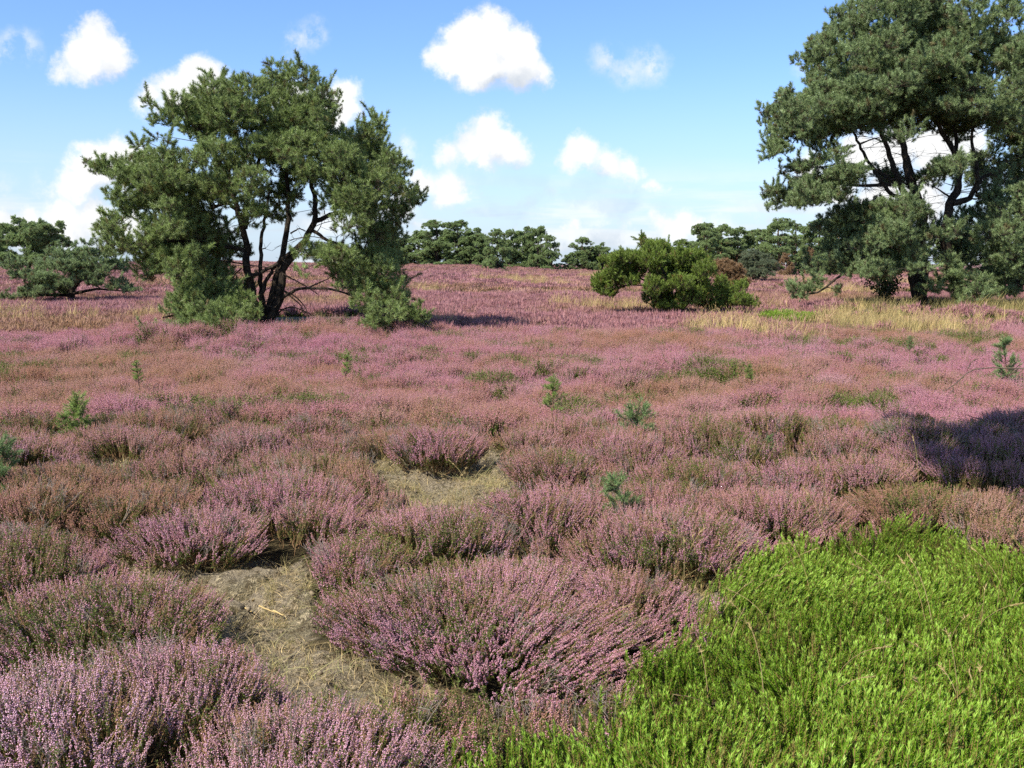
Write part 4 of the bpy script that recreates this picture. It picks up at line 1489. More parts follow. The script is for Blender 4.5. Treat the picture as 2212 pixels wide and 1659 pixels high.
# ---- the big right pine
SC2 = (1621.5, 0.0, 0.4218)
D2 = 34.0
b2 = at_depth(1995, 662, D2)
b2[2] = float(terrain(b2[0], b2[1])) - 0.03
E2 = [(450, 1010, 80, 35, 1), (640, 740, 80, 40, 1), (480, 740, 80, 35, 1), (1000, 1450, 70, 50, -1.0, 0.8), (1200, 1490, 80, 40, -1.6, 0.7), (680, 1300, 90, 60), (420, 1330, 50, 35), (600, 1130, 110, 50), (450, 1180, 60, 40, 1), (1290, 1500, 60, 35, -1.0, 0.7), (520, 20, 60, 45), (600, 60, 100, 70), (680, 25, 60, 60), (800, 50, 130, 90), (950, 50, 120, 80), (800, -40, 120, 60), (650, -40, 90, 50), (950, -30, 90, 50), (1090, 70, 55, 70), (1200, 90, 55, 70), (1150, 160, 100, 80), (980, 170, 140, 90), (820, 180, 140, 90),
      (650, 170, 120, 80), (540, 120, 60, 60), (380, 180, 60, 50), (330, 235, 50, 45), (440, 250, 90, 60), (560, 280, 120, 70), (700, 290, 130, 70), (860, 290, 140, 80), (1020, 280, 140, 80), (1170, 270, 80, 70),
      (400, 350, 70, 50), (540, 380, 110, 60), (680, 400, 130, 70), (840, 390, 140, 80), (1000, 390, 140, 80), (1150, 380, 100, 80),
      (150, 500, 40, 50), (240, 520, 80, 50), (340, 480, 90, 60), (460, 500, 110, 60), (170, 580, 60, 50), (300, 590, 110, 60), (450, 600, 110, 60), (600, 500, 120, 70), (740, 510, 130, 70), (880, 500, 110, 70),
      (1020, 500, 120, 80), (1150, 510, 100, 90), (190, 650, 70, 40), (300, 670, 110, 50), (430, 670, 80, 45), (560, 600, 90, 50), (700, 600, 100, 50), (820, 590, 60, 35), (980, 600, 100, 45), (1100, 610, 110, 60),
      (1210, 640, 90, 60), (170, 740, 60, 40), (250, 705, 70, 30), (125, 780, 25, 20), (260, 850, 40, 22), (340, 830, 70, 32), (380, 910, 110, 42), (300, 930, 50, 32), (500, 890, 80, 45, 1), (160, 980, 45, 35),
      (230, 985, 75, 40), (200, 1040, 45, 40), (330, 990, 85, 40), (440, 940, 70, 32), (290, 1030, 60, 30), (850, 880, 75, 50), (910, 900, 80, 45), (1000, 930, 45, 32, 1),
      (600, 1060, 80, 40), (540, 1120, 100, 55), (700, 1100, 110, 60), (800, 1130, 70, 50), (560, 1200, 110, 60), (700, 1210, 120, 60), (830, 1200, 45, 45), (480, 1260, 70, 50), (620, 1290, 100, 60), (520, 1370, 100, 50),
      (440, 1395, 30, 25), (660, 1370, 70, 35), (740, 1340, 70, 40), (220, 1480, 30, 40, 0, 0.5), (300, 1460, 55, 32, 0, 0.5), (370, 1430, 45, 25, 0, 0.5), (250, 1520, 40, 22, 0, 0.4), (440, 1490, 22, 35, 0.2, 0.3),
      (960, 1330, 80, 45, -0.8, 1.0), (1020, 1385, 60, 35, -1.2, 0.8), (940, 1480, 60, 35, -1.8, 0.6), (1100, 1430, 90, 50, -1.8, 0.8), (1120, 1500, 90, 45, -2.0, 0.6), (1060, 1535, 50, 22, -2.0, 0.5), (1150, 1300, 100, 70), (1240, 1380, 90, 70),
      (1200, 1240, 90, 70), (1100, 1200, 80, 70), (1000, 1200, 45, 50), (1240, 1000, 70, 50), (1230, 1100, 80, 80), (1280, 900, 50, 50, 1)]
T2 = [([(875, 1570), (850, 1450), (835, 1400), (860, 1250), (885, 1120), (860, 1020), (820, 930), (800, 800), (780, 640), (760, 480), (800, 250)], 90, 18, (0, 0, 0.3)),
      ([(870, 1560), (900, 1400), (885, 1250)], 60, 40, (0.1, 0.1)),
      ([(880, 1120), (780, 1000), (720, 850), (665, 700), (600, 520), (560, 330)], 46, 14, (0, -0.4)),
      ([(760, 1010), (700, 1000), (620, 900), (545, 800), (500, 720), (420, 620)], 28, 12, (-0.1, -1.0)),
      ([(770, 960), (640, 860), (500, 830), (380, 850)], 26, 8, (-0.1, 0.6)),
      ([(700, 950), (520, 955), (380, 940), (250, 960)], 22, 8, (-0.3, -0.8)),
      ([(860, 1000), (850, 860), (810, 720), (760, 600)], 34, 14, (0.2, 0.9)),
      ([(1090, 1540), (1060, 1400), (1000, 1220), (1030, 1050), (1085, 930), (1080, 850), (1030, 740), (970, 660), (900, 480)], 72, 18, (0.3, 0.2, 0)),
      ([(1080, 900), (1085, 780), (1075, 640), (1090, 400)], 34, 14, (0.2, 0.6)),
      ([(1050, 1040), (1130, 1020), (1165, 940), (1150, 840), (1105, 720), (1150, 480)], 40, 12, (0.2, -0.4)),
      ([(1150, 980), (1200, 900), (1290, 880), (1340, 800)], 28, 10, (0, 0.4)),
      ([(830, 1350), (700, 1260), (560, 1230), (450, 1280)], 30, 10, (0, -0.9)),
      ([(560, 1300), (480, 1370), (400, 1440), (330, 1500), (230, 1515)], 20, 9, (-0.9, 0.0)),
      ([(1060, 1420), (1150, 1380), (1250, 1400), (1330, 1460)], 26, 9, (0.2, -1.2)),
      ([(880, 1540), (840, 1520), (790, 1540)], 18, 8, (-0.2, -0.3))]
pads2 = conv_pads(E2, SC2, D2, b2, 5.6, 3.4, -0.9)
right_pine = build_tree('pine_tree', 'tallest bluish-green pine with many leaning stems standing right in the grass', 'pine tree', b2,
                        conv_trunk(T2, SC2, D2, b2), pads2, 'pine_blue', SRC_pine_b, 100, dead=260, dead_zone=(3.0, 7.0), shoot_s=1.3, pad_n=3)
# ---- dark pine cut by the right edge
b3 = at_depth(2290, 668, 37.0)
b3[2] = float(terrain(b3[0], b3[1])) - 0.03
E3 = [(1395, 250, 50, 60), (1440, 200, 60, 60), (1500, 160, 90, 70), (1380, 350, 70, 70), (1470, 300, 90, 80), (1600, 230, 100, 80), (1400, 450, 80, 70), (1500, 420, 100, 80), (1640, 380, 110, 90), (1340, 550, 90, 80), (1450, 560, 110, 90),
      (1600, 540, 120, 90), (1360, 660, 90, 80), (1480, 690, 110, 90), (1640, 700, 120, 90), (1370, 790, 80, 70), (1300, 800, 50, 50), (1350, 900, 90, 70), (1480, 850, 110, 90), (1640, 880, 120, 90), (1320, 980, 90, 60), (1400, 1060, 90, 70), (1330, 1120, 90, 80),
      (1500, 1040, 110, 90), (1650, 1080, 120, 90), (1350, 1240, 90, 80), (1460, 1220, 110, 90), (1600, 1260, 120, 90), (1320, 1380, 80, 60), (1400, 1400, 90, 60), (1520, 1400, 110, 80), (1380, 1480, 80, 35), (1640, 1420, 110, 70)]
T3 = [([(1585, 1590), (1570, 1300), (1540, 1000), (1520, 700), (1500, 400), (1500, 200)], 80, 16, (0, 0)),
      ([(1570, 1250), (1450, 1000), (1400, 800), (1390, 500)], 40, 14, (0, -0.5)), ([(1560, 1200), (1660, 900), (1680, 600)], 40, 14, (0, 0.5)),
      ([(1575, 1400), (1450, 1330), (1340, 1360)], 30, 10, (0, -0.8))]
pads3 = conv_pads(E3, SC2, 37.0, b3, 4.2, 3.0, -0.1)
build_tree('pine_tree', 'dark dense pine behind the tallest pine, cut off by the right edge', 'pine tree', b3,
           conv_trunk(T3, SC2, 37.0, b3), pads3, 'pine_blue', SRC_pine_b, 90, shoot_s=1.35, pad_n=3)

# ---- left low pines
SC4 = (0.0, 426.7, 0.1543)
D4 = 42.0
b4 = at_depth(165, 637, D4)
b4[2] = float(terrain(b4[0], b4[1])) - 0.03
E4 = [(1040, 670, 50, 60, 1), (1300, 640, 80, 50, 1), (700, 770, 120, 70), (950, 800, 180, 80), (1250, 780, 190, 80), (1480, 760, 130, 60), (400, 930, 180, 80), (700, 950, 240, 100), (1050, 950, 240, 100), (1400, 920, 200, 100),
      (1590, 1000, 100, 70), (400, 1060, 110, 50), (600, 1080, 210, 80), (900, 1100, 240, 80), (1250, 1080, 180, 70), (600, 1200, 140, 80), (480, 1300, 140, 70), (850, 1240, 190, 70), (900, 1350, 120, 40, 1), (300, 1380, 120, 40),
      (170, 1420, 80, 32), (1150, 1180, 150, 60), (1450, 1180, 140, 40), (1650, 1230, 140, 42), (1850, 1290, 100, 28), (700, 1330, 90, 45)]
T4 = [([(1000, 1400), (1000, 1200), (950, 1000), (900, 800)], 120, 40, (0, 0)), ([(1000, 1300), (1200, 1050), (1350, 850), (1350, 680)], 80, 24, (0, 0.3)), ([(1000, 1320), (700, 1150), (450, 1000)], 80, 24, (0, -0.4)),
      ([(1000, 1350), (1400, 1270), (1850, 1310)], 60, 16, (0, -0.5)), ([(980, 1370), (600, 1360), (200, 1420)], 60, 16, (0, -0.8))]
pads4 = conv_pads(E4, SC4, D4, b4, 2.9, 1.9, -0.3)
build_tree('pine_tree', 'low spreading dark pine on the left with boughs resting on the heather', 'pine tree', b4,
           conv_trunk(T4, SC4, D4, b4), pads4, 'pine_blue', SRC_pine_b, 150, shoot_s=1.2, pad_n=3)
D5 = 70.0
b5 = at_depth(70, 594, D5)
b5[2] = float(terrain(b5[0], b5[1])) - 0.05
E5 = [(290, 330, 70, 50), (180, 430, 90, 60), (450, 390, 120, 60), (660, 370, 50, 55), (830, 400, 50, 55), (250, 470, 150, 70), (500, 480, 200, 80), (750, 460, 110, 70), (850, 480, 60, 35), (300, 560, 200, 80), (550, 570, 200, 80),
      (780, 580, 120, 70), (850, 650, 70, 45), (100, 620, 120, 70), (350, 670, 190, 50, 1), (600, 670, 170, 50), (100, 760, 120, 70), (500, 760, 120, 70), (250, 830, 150, 50), (100, 900, 120, 50), (100, 960, 80, 35), (450, 900, 150, 60), (650, 850, 120, 70)]
T5 = [([(400, 1080), (400, 800), (380, 600), (350, 400)], 90, 30, (0, 0)), ([(400, 900), (600, 650), (760, 480)], 60, 24, (0, 0.4))]
pads5 = conv_pads(E5, SC4, D5, b5, 2.9, 2.0, 0.0)
build_tree('pine_tree', 'rounded green pine behind the low spreading one at the left edge', 'pine tree', b5,
           conv_trunk(T5, SC4, D5, b5), pads5, 'pine_far', SRC_farp, 60, shoot_s=0.6, pad_n=3)
b6 = at_depth(-30, 596, 74.0)
b6[2] = float(terrain(b6[0], b6[1])) - 0.05
E6 = [(60, 420, 40, 40), (20, 520, 90, 80), (-150, 480, 150, 90), (-100, 650, 200, 90), (50, 640, 60, 60), (-300, 560, 150, 90), (-350, 720, 180, 90), (-100, 800, 200, 90), (-300, 900, 200, 80), (20, 880, 100, 60)]
pads6 = conv_pads(E6, SC4, 74.0, b6, 2.9, 2.0, 0.0)
build_tree('pine_tree', 'dark pine only just in view at the left edge', 'pine tree', b6,
           conv_trunk([([(-195, 1090), (-190, 800), (-180, 500)], 90, 30, (0, 0))], SC4, 74.0, b6), pads6, 'pine_far', SRC_farp, 60, shoot_s=0.6, pad_n=3)

# ---- juniper
SC3 = (819.3, 426.7, 0.4012)
D7 = 32.5
b7 = at_depth(1445, 662, D7)
b7[2] = float(terrain(b7[0], b7[1])) - 0.03
E7 = [(1418, 225, 9, 22), (1440, 262, 32, 32), (1500, 270, 60, 32), (1470, 330, 65, 45), (1560, 310, 55, 42), (1640, 325, 50, 32), (1710, 325, 45, 32), (1765, 340, 36, 36), (1640, 400, 75, 45), (1740, 400, 52, 48), (1600, 450, 75, 45),
      (1720, 470, 65, 48), (1480, 480, 55, 45), (1490, 550, 42, 36), (1560, 550, 50, 38), (1640, 530, 55, 38), (1700, 530, 52, 42), (1755, 510, 36, 45), (1500, 400, 40, 40), (1240, 340, 42, 26), (1300, 330, 55, 26), (1370, 330, 55, 36),
      (1250, 400, 55, 42), (1330, 400, 65, 42), (1400, 390, 45, 38), (1200, 445, 45, 32), (1270, 450, 50, 32), (1350, 445, 50, 26), (1175, 480, 26, 26), (1210, 505, 34, 18), (1250, 520, 26, 13), (1560, 585, 70, 15)]
T7 = [([(1565, 600), (1560, 520), (1540, 420), (1490, 320), (1420, 215)], 22, 6, (0, 0)), ([(1570, 600), (1640, 480), (1720, 360)], 18, 6, (0, 0.2)), ([(1550, 590), (1470, 470), (1350, 400), (1240, 380)], 18, 6, (0, -0.2)),
      ([(1480, 470), (1330, 470), (1200, 490)], 10, 5, (-0.1, -0.3))]
build_tree('juniper_bush', 'olive-green shaggy juniper with one arched arm in the middle distance', 'juniper', b7,
           conv_trunk(T7, SC3, D7, b7), conv_pads(E7, SC3, D7, b7, 2.4, 1.2, 0.0, 1.25), 'juniper_sprays', SRC_juniper, 420, shoot_s=0.95, pad_n=3, up=0.8, padr=0.95)
b8 = at_depth(1575, 660, 32.8)
b8[2] = float(terrain(b8[0], b8[1])) - 0.03
E8 = [(1830, 465, 36, 42), (1870, 510, 52, 36), (1930, 480, 28, 26), (1930, 545, 52, 30), (1985, 570, 36, 16), (1850, 565, 60, 22), (1760, 575, 46, 16), (1800, 520, 30, 30)]
build_tree('juniper_bush', 'low wedge-shaped green juniper at the right foot of the arched one', 'juniper', b8,
           conv_trunk([([(1870, 600), (1860, 520), (1830, 450)], 14, 6, (0, 0)), ([(1880, 600), (1930, 550), (1980, 560)], 12, 5, (0, 0))], SC3, 32.8, b8),
           conv_pads(E8, SC3, 32.8, b8, 1.2, 0.9, 0.1, 1.2), 'juniper_sprays', SRC_juniper, 420, shoot_s=0.85, pad_n=3, up=0.9)
b9 = at_depth(1580, 640, 39.0)
b9[2] = float(terrain(b9[0], b9[1])) - 0.03
E9 = [(1840, 370, 50, 28), (1900, 385, 50, 32), (1900, 440, 46, 32), (1930, 420, 34, 30), (1840, 430, 50, 40), (1870, 490, 60, 30)]
build_tree('dead_bush', 'dead brown bush behind the low wedge-shaped juniper', 'bush', b9,
           conv_trunk([([(1895, 540), (1890, 450), (1860, 380)], 12, 5, (0, 0)), ([(1895, 530), (1930, 440)], 10, 4, (0, 0))], SC3, 39.0, b9),
           conv_pads(E9, SC3, 39.0, b9, 1.2, 0.8, 0.0, 1.25), 'dead_tufts', SRC_brown, 120, shoot_s=0.45, pad_n=2, up=0.7, twig_r=0.009)
b10 = at_depth(1640, 600, 72.0)
b10[2] = float(terrain(b10[0], b10[1])) - 0.05
E10 = [(2010, 320, 66, 38), (2030, 370, 80, 42), (2055, 405, 52, 24), (1960, 350, 46, 36), (1990, 405, 50, 26), (2080, 350, 30, 40)]
build_tree('round_shrub', 'rounded grey-green shrub in front of the tall-trunked pines', 'shrub', b10,
           conv_trunk([([(2040, 440), (2030, 380), (2010, 320)], 16, 6, (0, 0))], SC3, 72.0, b10), conv_pads(E10, SC3, 72.0, b10, 3.4, 2.2, 0.0),
           'shrub_tufts', SRC_grey, 55, shoot_s=0.55, pad_n=3, up=0.9)

# ---- oak shrub left of the right pine's trunk
def leafy(px, py, D, H, Wd, n, lb, mat):
    b_ = at_depth(px, py, D)
    b_[2] = float(terrain(b_[0], b_[1]))
    root = empty('oak_sapling', tuple(b_))
    tag(root, lb, 'sapling')
    g = Geo()
    gl = Geo()
    for j in range(16):
        a_ = rng.random() * 6.283
        tip = np.array([math.cos(a_) * Wd * rng.uniform(0.2, 1), math.sin(a_) * Wd * rng.uniform(0.2, 1), H * rng.uniform(0.5, 1.05)])
        q = bez(np.zeros(3), tip * [0.3, 0.3, 0.6], tip, 6)
        g.tube(q, np.linspace(0.012, 0.004, 6), 4, 0)
        m_ = n // 16
        pp = q[rng.integers(2, 6, m_)] + rng.normal(0, 0.10, (m_, 3))
        dd = unit(rng.normal(size=(m_, 3)) + [0, 0, 0.2])
        sd = unit(np.cross(dd, rng.normal(size=(m_, 3))))
        L_, w_ = 0.10, 0.028
        V = np.stack([pp, pp + dd * L_ * 0.5 + sd * w_, pp + dd * L_, pp + dd * L_ * 0.5 - sd * w_], 1).reshape(-1, 3)
        i = np.arange(m_)[:, None] * 4
        gl.add(V, np.concatenate([i + [0, 1, 2], i + [0, 2, 3]]), 0)
    link('stems', g.mesh('stems', [M_bark]), root)
    o = link('leaves', gl.mesh('leaves', [mat]), root)
    o['kind'] = 'stuff'


leafy(1910, 655, 33.0, 1.35, 0.6, 1500, 'small dark-leaved sapling left of the tallest pine trunk', M_oak)

# ---- far pines: a few crowns built once, then copied
def far_pine(kind, label, loc, Wd, H, first=None, group='pines in the far tree line'):
    """kind bushy: foliage to the ground; tall: bare trunk below a rounded crown"""
    pads = []
    if kind == 'bushy':
        for i in range(64):
            t_ = rng.random()
            z = 0.25 + 4.4 * t_ ** 1.15
            rad = 2.05 * math.sqrt(max(0.04, 1 - max(0, (t_ - 0.15) / 0.90) ** 1.7))
            a_ = rng.random() * 6.283
            rr = rad * rng.uniform(0.35, 0.9)
            s_ = rng.uniform(0.34, 0.62)
            pads.append((math.cos(a_) * rr, z, s_, s_ * 0.62, math.sin(a_) * rr, 0.1, 0))
        tr = [([(0, 0, -0.2), (0.1, 0, 2), (0, 0.1, 4.2)], [0.16, 0.11, 0.04]), ([(0, 0, 0.3), (0.7, 0.3, 1.8), (1.0, 0.4, 3.2)], [0.09, 0.06, 0.03]), ([(0, 0, 0.3), (-0.7, -0.2, 1.6), (-1.1, -0.3, 2.8)], [0.09, 0.06, 0.03])]
    else:
        for i in range(60):
            t_ = rng.random()
            z = 1.5 + 4.0 * t_
            rad = 1.9 * math.sqrt(max(0.05, 1 - ((t_ - 0.38) / 0.70) ** 2))
            a_ = rng.random() * 6.283
            rr = rad * rng.uniform(0.3, 0.95)
            s_ = rng.uniform(0.36, 0.62)
            pads.append((math.cos(a_) * rr, z, s_, s_ * 0.45, math.sin(a_) * rr, 0.1, 0))
        tr = [([(0, 0, -0.2), (0.1, 0, 2), (-0.1, 0.1, 3.8), (0.1, 0.1, 5.2)], [0.15, 0.12, 0.09, 0.04]), ([(0.0, 0, 1.8), (0.6, 0.3, 3.2), (0.8, 0.4, 4.4)], [0.08, 0.06, 0.03])]
    return build_tree('pine_tree', label, 'pine tree', loc, tr, pads, 'pine_far', SRC_farp, 46, group=group, pad_n=1, shoot_s=0.62, spikes=0.4,
                      bark=M_bark_w if kind == 'tall' else None, twig_r=0.012)


def copy_tree(o, parent=None):
    c_ = o.copy()
    C.objects.link(c_)
    if parent is not None:
        c_.parent = parent
    for ch in list(o.children):
        copy_tree(ch, c_)
    return c_


protos = {'bushy': [far_pine('bushy', '', (0, 0, 0), 4, 4.6) for i in range(4)], 'tall': [far_pine('tall', '', (0, 0, 0), 3.6, 5.6) for i in range(3)]}
used = set()
# px centre, py of the top, visible width in px, distance, kind, label
FAR = [
    (870, 505, 90, 128, 'bushy', 'bushy pine of the far line, partly behind the right side of the left pine'),
    (905, 497, 110, 126, 'bushy', 'bushy pine at the left end of the far clump'),
    (945, 472, 120, 124, 'bushy', 'tallest rounded pine of the far clump in the middle'),
    (990, 474, 120, 123, 'bushy', 'broad pine just right of the tallest one in the far clump'),
    (1022, 490, 90, 122, 'bushy', 'shorter pine on the right shoulder of the tallest far pines'),
    (1045, 505, 70, 121, 'bushy', 'small pine in the dip between the two halves of the far clump'),
    (1075, 491, 76, 104, 'bushy', 'darkest pine standing forward of the far clump'),
    (1105, 494, 80, 122, 'bushy', 'pine behind the darkest forward one'),
    (1132, 487, 80, 122, 'bushy', 'spiky-topped pine in the right half of the far clump'),
    (1162, 487, 84, 121, 'bushy', 'wide pine second from the right end of the far clump'),
    (1190, 505, 60, 120, 'bushy', 'pine at the right end of the far clump, beside the gap'),
    (1256, 511, 92, 126, 'bushy', 'lone rounded pine right of the gap in the far clump'),
    (1300, 522, 58, 127, 'bushy', 'lower pine leaning on the lone rounded one'),
    (1228, 548, 40, 124, 'bushy', 'knee-high pine bush in the gap of the far clump'),
    (1345, 546, 40, 150, 'bushy', 'smallest pine showing over the arched arm of the juniper'),
    (1385, 540, 50, 150, 'bushy', 'small pine behind the spike of the juniper'),
    (1470, 513, 80, 118, 'tall', 'pine rising behind the top of the juniper'),
    (1520, 478, 84, 112, 'tall', 'tall dark pine behind the right shoulder of the juniper'),
    (1560, 480, 84, 116, 'tall', 'tall pine right of the dark one behind the juniper'),
    (1595, 486, 80, 118, 'tall', 'thin-topped pine behind the grey-green shrub'),
    (1635, 492, 90, 120, 'tall', 'pine behind the rounded shrub, sky showing on its left'),
    (1685, 466, 96, 106, 'tall', 'tallest far pine with two pale bare trunks'),
    (1722, 478, 80, 112, 'tall', 'pine just right of the pair of pale trunks'),
    (1770, 468, 96, 110, 'tall', 'far pine under the lowest left bough of the big pine'),
    (1815, 480, 90, 112, 'tall', 'far pine half hidden behind the hanging bough'),
    (1870, 490, 90, 118, 'tall', 'far pine seen through the lower crown of the big pine'),
    (1930, 488, 90, 120, 'tall', 'far pine behind the trunk of the big pine'),
    (2000, 495, 90, 120, 'tall', 'far pine behind the right stems of the big pine'),
    (2080, 498, 90, 120, 'bushy', 'far pine almost hidden by the big pine, near the right edge'),
    (2160, 500, 90, 120, 'bushy', 'far pine in the gap by the right edge'),
    (1560, 545, 60, 108, 'bushy', 'low young pine between the juniper and the rounded shrub'),
    (1745, 548, 60, 106, 'bushy', 'low young pine in front of the tall trunks'),
    (1800, 552, 60, 106, 'bushy', 'low young pine behind the hanging bough'),
    (1710, 560, 40, 104, 'bushy', 'lowest green bush at the foot of the pale trunks'),
    (1850, 556, 70, 108, 'bushy', 'low pine left of the dark-leaved sapling'),
    (1497, 520, 80, 124, 'bushy', 'pine filling the gap left of the tall dark one behind the juniper'),
    (1545, 506, 90, 126, 'bushy', 'bushy pine in the second row behind the brown dead bush'),
    (1600, 512, 90, 128, 'bushy', 'bushy pine in the second row above the rounded shrub'),
    (1655, 520, 90, 126, 'bushy', 'second-row pine left of the two pale trunks'),
    (1740, 510, 90, 128, 'bushy', 'second-row pine right of the two pale trunks'),
    (1790, 512, 90, 128, 'bushy', 'second-row pine above the end of the hanging bough'),
    (1840, 510, 90, 128, 'bushy', 'second-row pine between the hanging bough and the dark-leaved sapling'),
    (1900, 512, 90, 128, 'bushy', 'second-row pine behind the dark-leaved sapling'),
    (1960, 510, 90, 128, 'bushy', 'second-row pine right behind the trunk of the tallest pine'),
    (850, 512, 90, 130, 'bushy', 'leftmost pine of the far clump, hidden by the left pine'),
    (1148, 510, 80, 128, 'bushy', 'second-row pine in the right half of the far clump'),
    (1015, 505, 90, 128, 'bushy', 'second-row pine behind the dip of the far clump'),
    (1278, 534, 60, 128, 'bushy', 'low second-row pine between the two rounded ones'),
]
for i, (px, pt, wpx, D, kind, lb) in enumerate(FAR):
    pr = protos[kind][i % len(protos[kind])]
    if pr.name in used:
        o = copy_tree(pr)
    else:
        o = pr
        used.add(pr.name)
    top = at_depth(px, pt, D)
    z0 = float(terrain(top[0], D)) - 0.05
    H = top[2] - z0
    Wd = wpx / F * D
    o.location = (top[0], D, z0)
    s_w = Wd / (4.4 if kind == 'bushy' else 4.0)
    o.scale = (s_w, s_w, H / (5.0 if kind == 'bushy' else 5.9))
    o.rotation_euler = (0, 0, rng.uniform(0, 6.28))
    tag(o, lb, 'pine tree', 'pines in the far tree line')
# two brown dead young trees in the far line
for (px, pt, wpx, D, lb) in ((1700, 552, 30, 103, 'dead orange-brown young tree at the foot of the pale trunks'), (1748, 540, 24, 104, 'thin dead brown young tree right of the broader one')):
    top = at_depth(px, pt, D)
    z0 = float(terrain(top[0], D)) - 0.05
    H, Wd = top[2] - z0, wpx / F * D
    pads = [(rng.uniform(-0.4, 0.4) * Wd * (1 - t_ * 0.6), H * (0.1 + 0.85 * t_), Wd * 0.25, H * 0.14, 0, 0.3, 0) for t_ in np.linspace(0, 1, 9)]
    build_tree('dead_tree', lb, 'dead tree', (top[0], D, z0), [([(0, 0, 0), (0, 0, H)], [0.05, 0.02])], pads, 'dead_tufts', SRC_brown, 50, shoot_s=0.5, pad_n=2)

# ---- pine beside the photographer whose crown shades the heather at the right edge
bo = (1.8, 0.9, 0.0)
padso = []
for i in range(96):
    a_, t_ = rng.random() * 6.283, rng.random()
    rr = rng.uniform(0.15, 1) ** 0.6 * math.sqrt(1 - (t_ - 0.4) ** 2)
    padso.append((-0.1 + math.cos(a_) * rr * 3.1, 6.0 + 2.0 * t_, 0.62, 0.42, 2.5 + math.sin(a_) * rr * 3.1, 0.2, 0))
build_tree('pine_tree', 'tall pine beside the viewpoint whose crown shades the heather at the right edge', 'pine tree', bo,
           [([(0, 0, -0.1), (0.1, 0.1, 3), (0.0, 1.2, 5.4), (-0.2, 2.2, 7.6)], [0.2, 0.15, 0.1, 0.04])], padso, 'pine_blue', SRC_pine_b, 110, shoot_s=1.5, pad_n=1)


# ---------------------------------------------------------------- pine seedlings
def seedling(px, py_top, py_base, Wpx, fresh, lb, zbase=0.20):
    """young pine: leader and whorls of shoots"""
    c_ = ground_pt(px, py_base, zbase)
    D = c_[1]
    top = at_depth(px, py_top, D)
    z0 = float(terrain(c_[0], D))
    H = top[2] - z0
    Wd = Wpx / F * D / 2 * 1.05
    root = empty('pine_seedling', (c_[0], D, z0))
    root.rotation_euler = (rng.normal(0, 0.08), rng.normal(0, 0.10), 0)
    tag(root, lb, 'pine seedling', 'pine seedlings in the heather')
    g = Geo()
    q = np.array([[0, 0, -0.05], [0.01, 0, H * 0.5], [0, 0.01, H]])
    g.tube(q, [0.008, 0.006, 0.003], 5, 0)
    P_, D_, S_ = [], [], []
    sl_ = min(0.15, Wd * 0.75)                      # shoot length
    H2 = H - sl_ * 0.9
    for k in range(5):
        P_.append([0, 0, H2 - sl_ * 0.35 * k])
        D_.append([rng.normal(0, 0.12), rng.normal(0, 0.12), 1])
        S_.append(1.0)
    for lev, (fz, fr) in enumerate(((0.0, 0.35), (0.9, 0.7), (1.8, 0.85), (2.7, 0.7))):
        for k in range(6):
            a_ = k * 1.047 + lev + rng.normal(0, 0.25)
            r_ = Wd * fr * rng.uniform(0.35, 1.25)
            b0 = np.array([0, 0, max(0.05, H2 - (fz + rng.normal(0, 0.35)) * sl_ * 1.15 - 0.4 * r_)])
            e_ = b0 + np.array([math.cos(a_) * r_, math.sin(a_) * r_, r_ * 0.45])
            g.tube(bez(b0, (b0 + e_) / 2 - [0, 0, 0.01], e_, 4), [0.004, 0.003, 0.003, 0.002], 4, 0)
            for u in np.linspace(0.25, 0.85, 4):
                P_.append(b0 + (e_ - b0) * u)
                D_.append(unit(e_ - b0) + rng.normal(0, 0.45, 3) + [0, 0, 0.45])
                S_.append(0.8)
    link('stem', g.mesh('stem', [M_bark_w]), root)
    sc0 = sl_ / 0.15
    o = scatter('needles', 'seedling_fresh' if fresh else 'seedling_blue', SRC_seed_y if fresh else SRC_seed, np.array(P_), np.array(D_), np.array(S_) * sc0, None, np.full(len(P_), 0.5), root)
    o['kind'] = 'stuff'
    return root


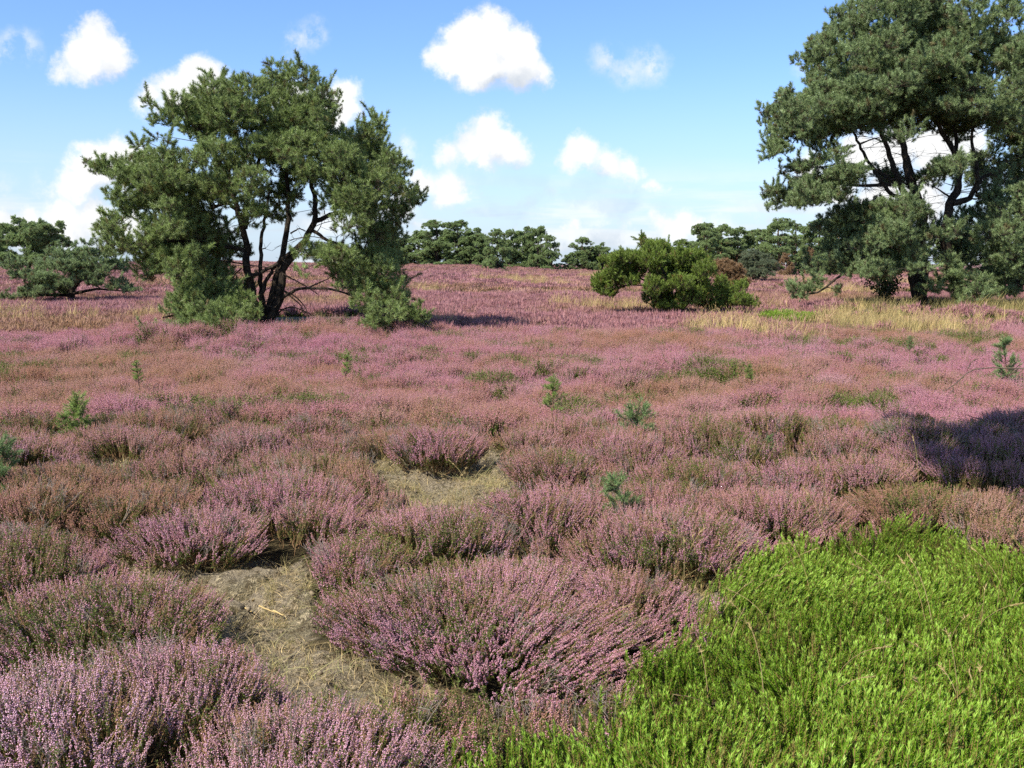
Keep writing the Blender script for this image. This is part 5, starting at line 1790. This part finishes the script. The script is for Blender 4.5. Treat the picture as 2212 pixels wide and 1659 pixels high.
seedling(180, 842, 915, 70, True, 'bushy fresh green pine seedling on the left among the heather')
seedling(145, 890, 925, 34, True, 'smaller seedling at the left foot of the bushy green one')
seedling(1190, 812, 868, 44, True, 'compact yellow-green pine seedling near the middle')
seedling(1368, 866, 945, 90, False, 'bluish pine seedling with open whorls right of the middle')
seedling(1375, 1012, 1110, 80, False, 'bluish pine seedling half sunk in the heather, nearest to the camera')
seedling(10, 950, 1030, 90, False, 'bluish pine seedling cut by the left edge')
seedling(2183, 728, 785, 56, False, 'small conical pine seedling near the right edge')
seedling(738, 760, 785, 26, True, 'tiny bright green seedling in front of the left pine')
seedling(1635, 785, 803, 20, True, 'tiny bright green seedling left of the long dead twig')
seedling(300, 782, 800, 24, True, 'tiny green seedling on the left below the left pine')
seedling(1663, 938, 965, 20, False, 'tiny bluish seedling right of the open-whorled one')
seedling(1965, 728, 745, 16, False, 'tiny bluish seedling in front of the long grass')


# ---------------------------------------------------------------- dead twigs reaching in from the right
def twig(pts, r, lb):
    root_pts = np.array([at_depth(px, py, D) for (px, py, D) in pts[0]])
    o0 = root_pts[0].copy()
    o0[2] = float(terrain(o0[0], o0[1]))
    root = empty('dead_branch', tuple(o0))
    tag(root, lb, 'dead branch')
    for k, seg in enumerate(pts):
        w_ = np.array([at_depth(px, py, D) for (px, py, D) in seg]) - o0
        q, rr = smooth_line(w_, np.linspace(r * (1 if k == 0 else 0.6), r * 0.4, len(w_)), 16, 0.006)
        g = Geo()
        g.tube(q, rr, 5, 0)
        link('stem' if k == 0 else 'side_twig', g.mesh('stem', [M_twig]), root)


twig([[(2300, 830, 12.0), (2260, 802, 12.2), (2212, 796, 12.3), (2150, 794, 12.6), (2090, 796, 12.8), (2060, 840, 12.6), (2020, 850, 12.5)],
      [(2090, 796, 12.8), (2100, 780, 12.8), (2112, 775, 12.8)], [(2060, 840, 12.6), (2035, 870, 12.5), (2030, 900, 12.4)]], 0.012,
     'long crooked dead twig reaching in from the right edge over the heather')
twig([[(2290, 930, 9.5), (2212, 903, 9.6), (2150, 908, 9.6), (2115, 906, 9.6), (2090, 896, 9.6)]], 0.007, 'thin pale curved twig below the crooked one at the right edge')
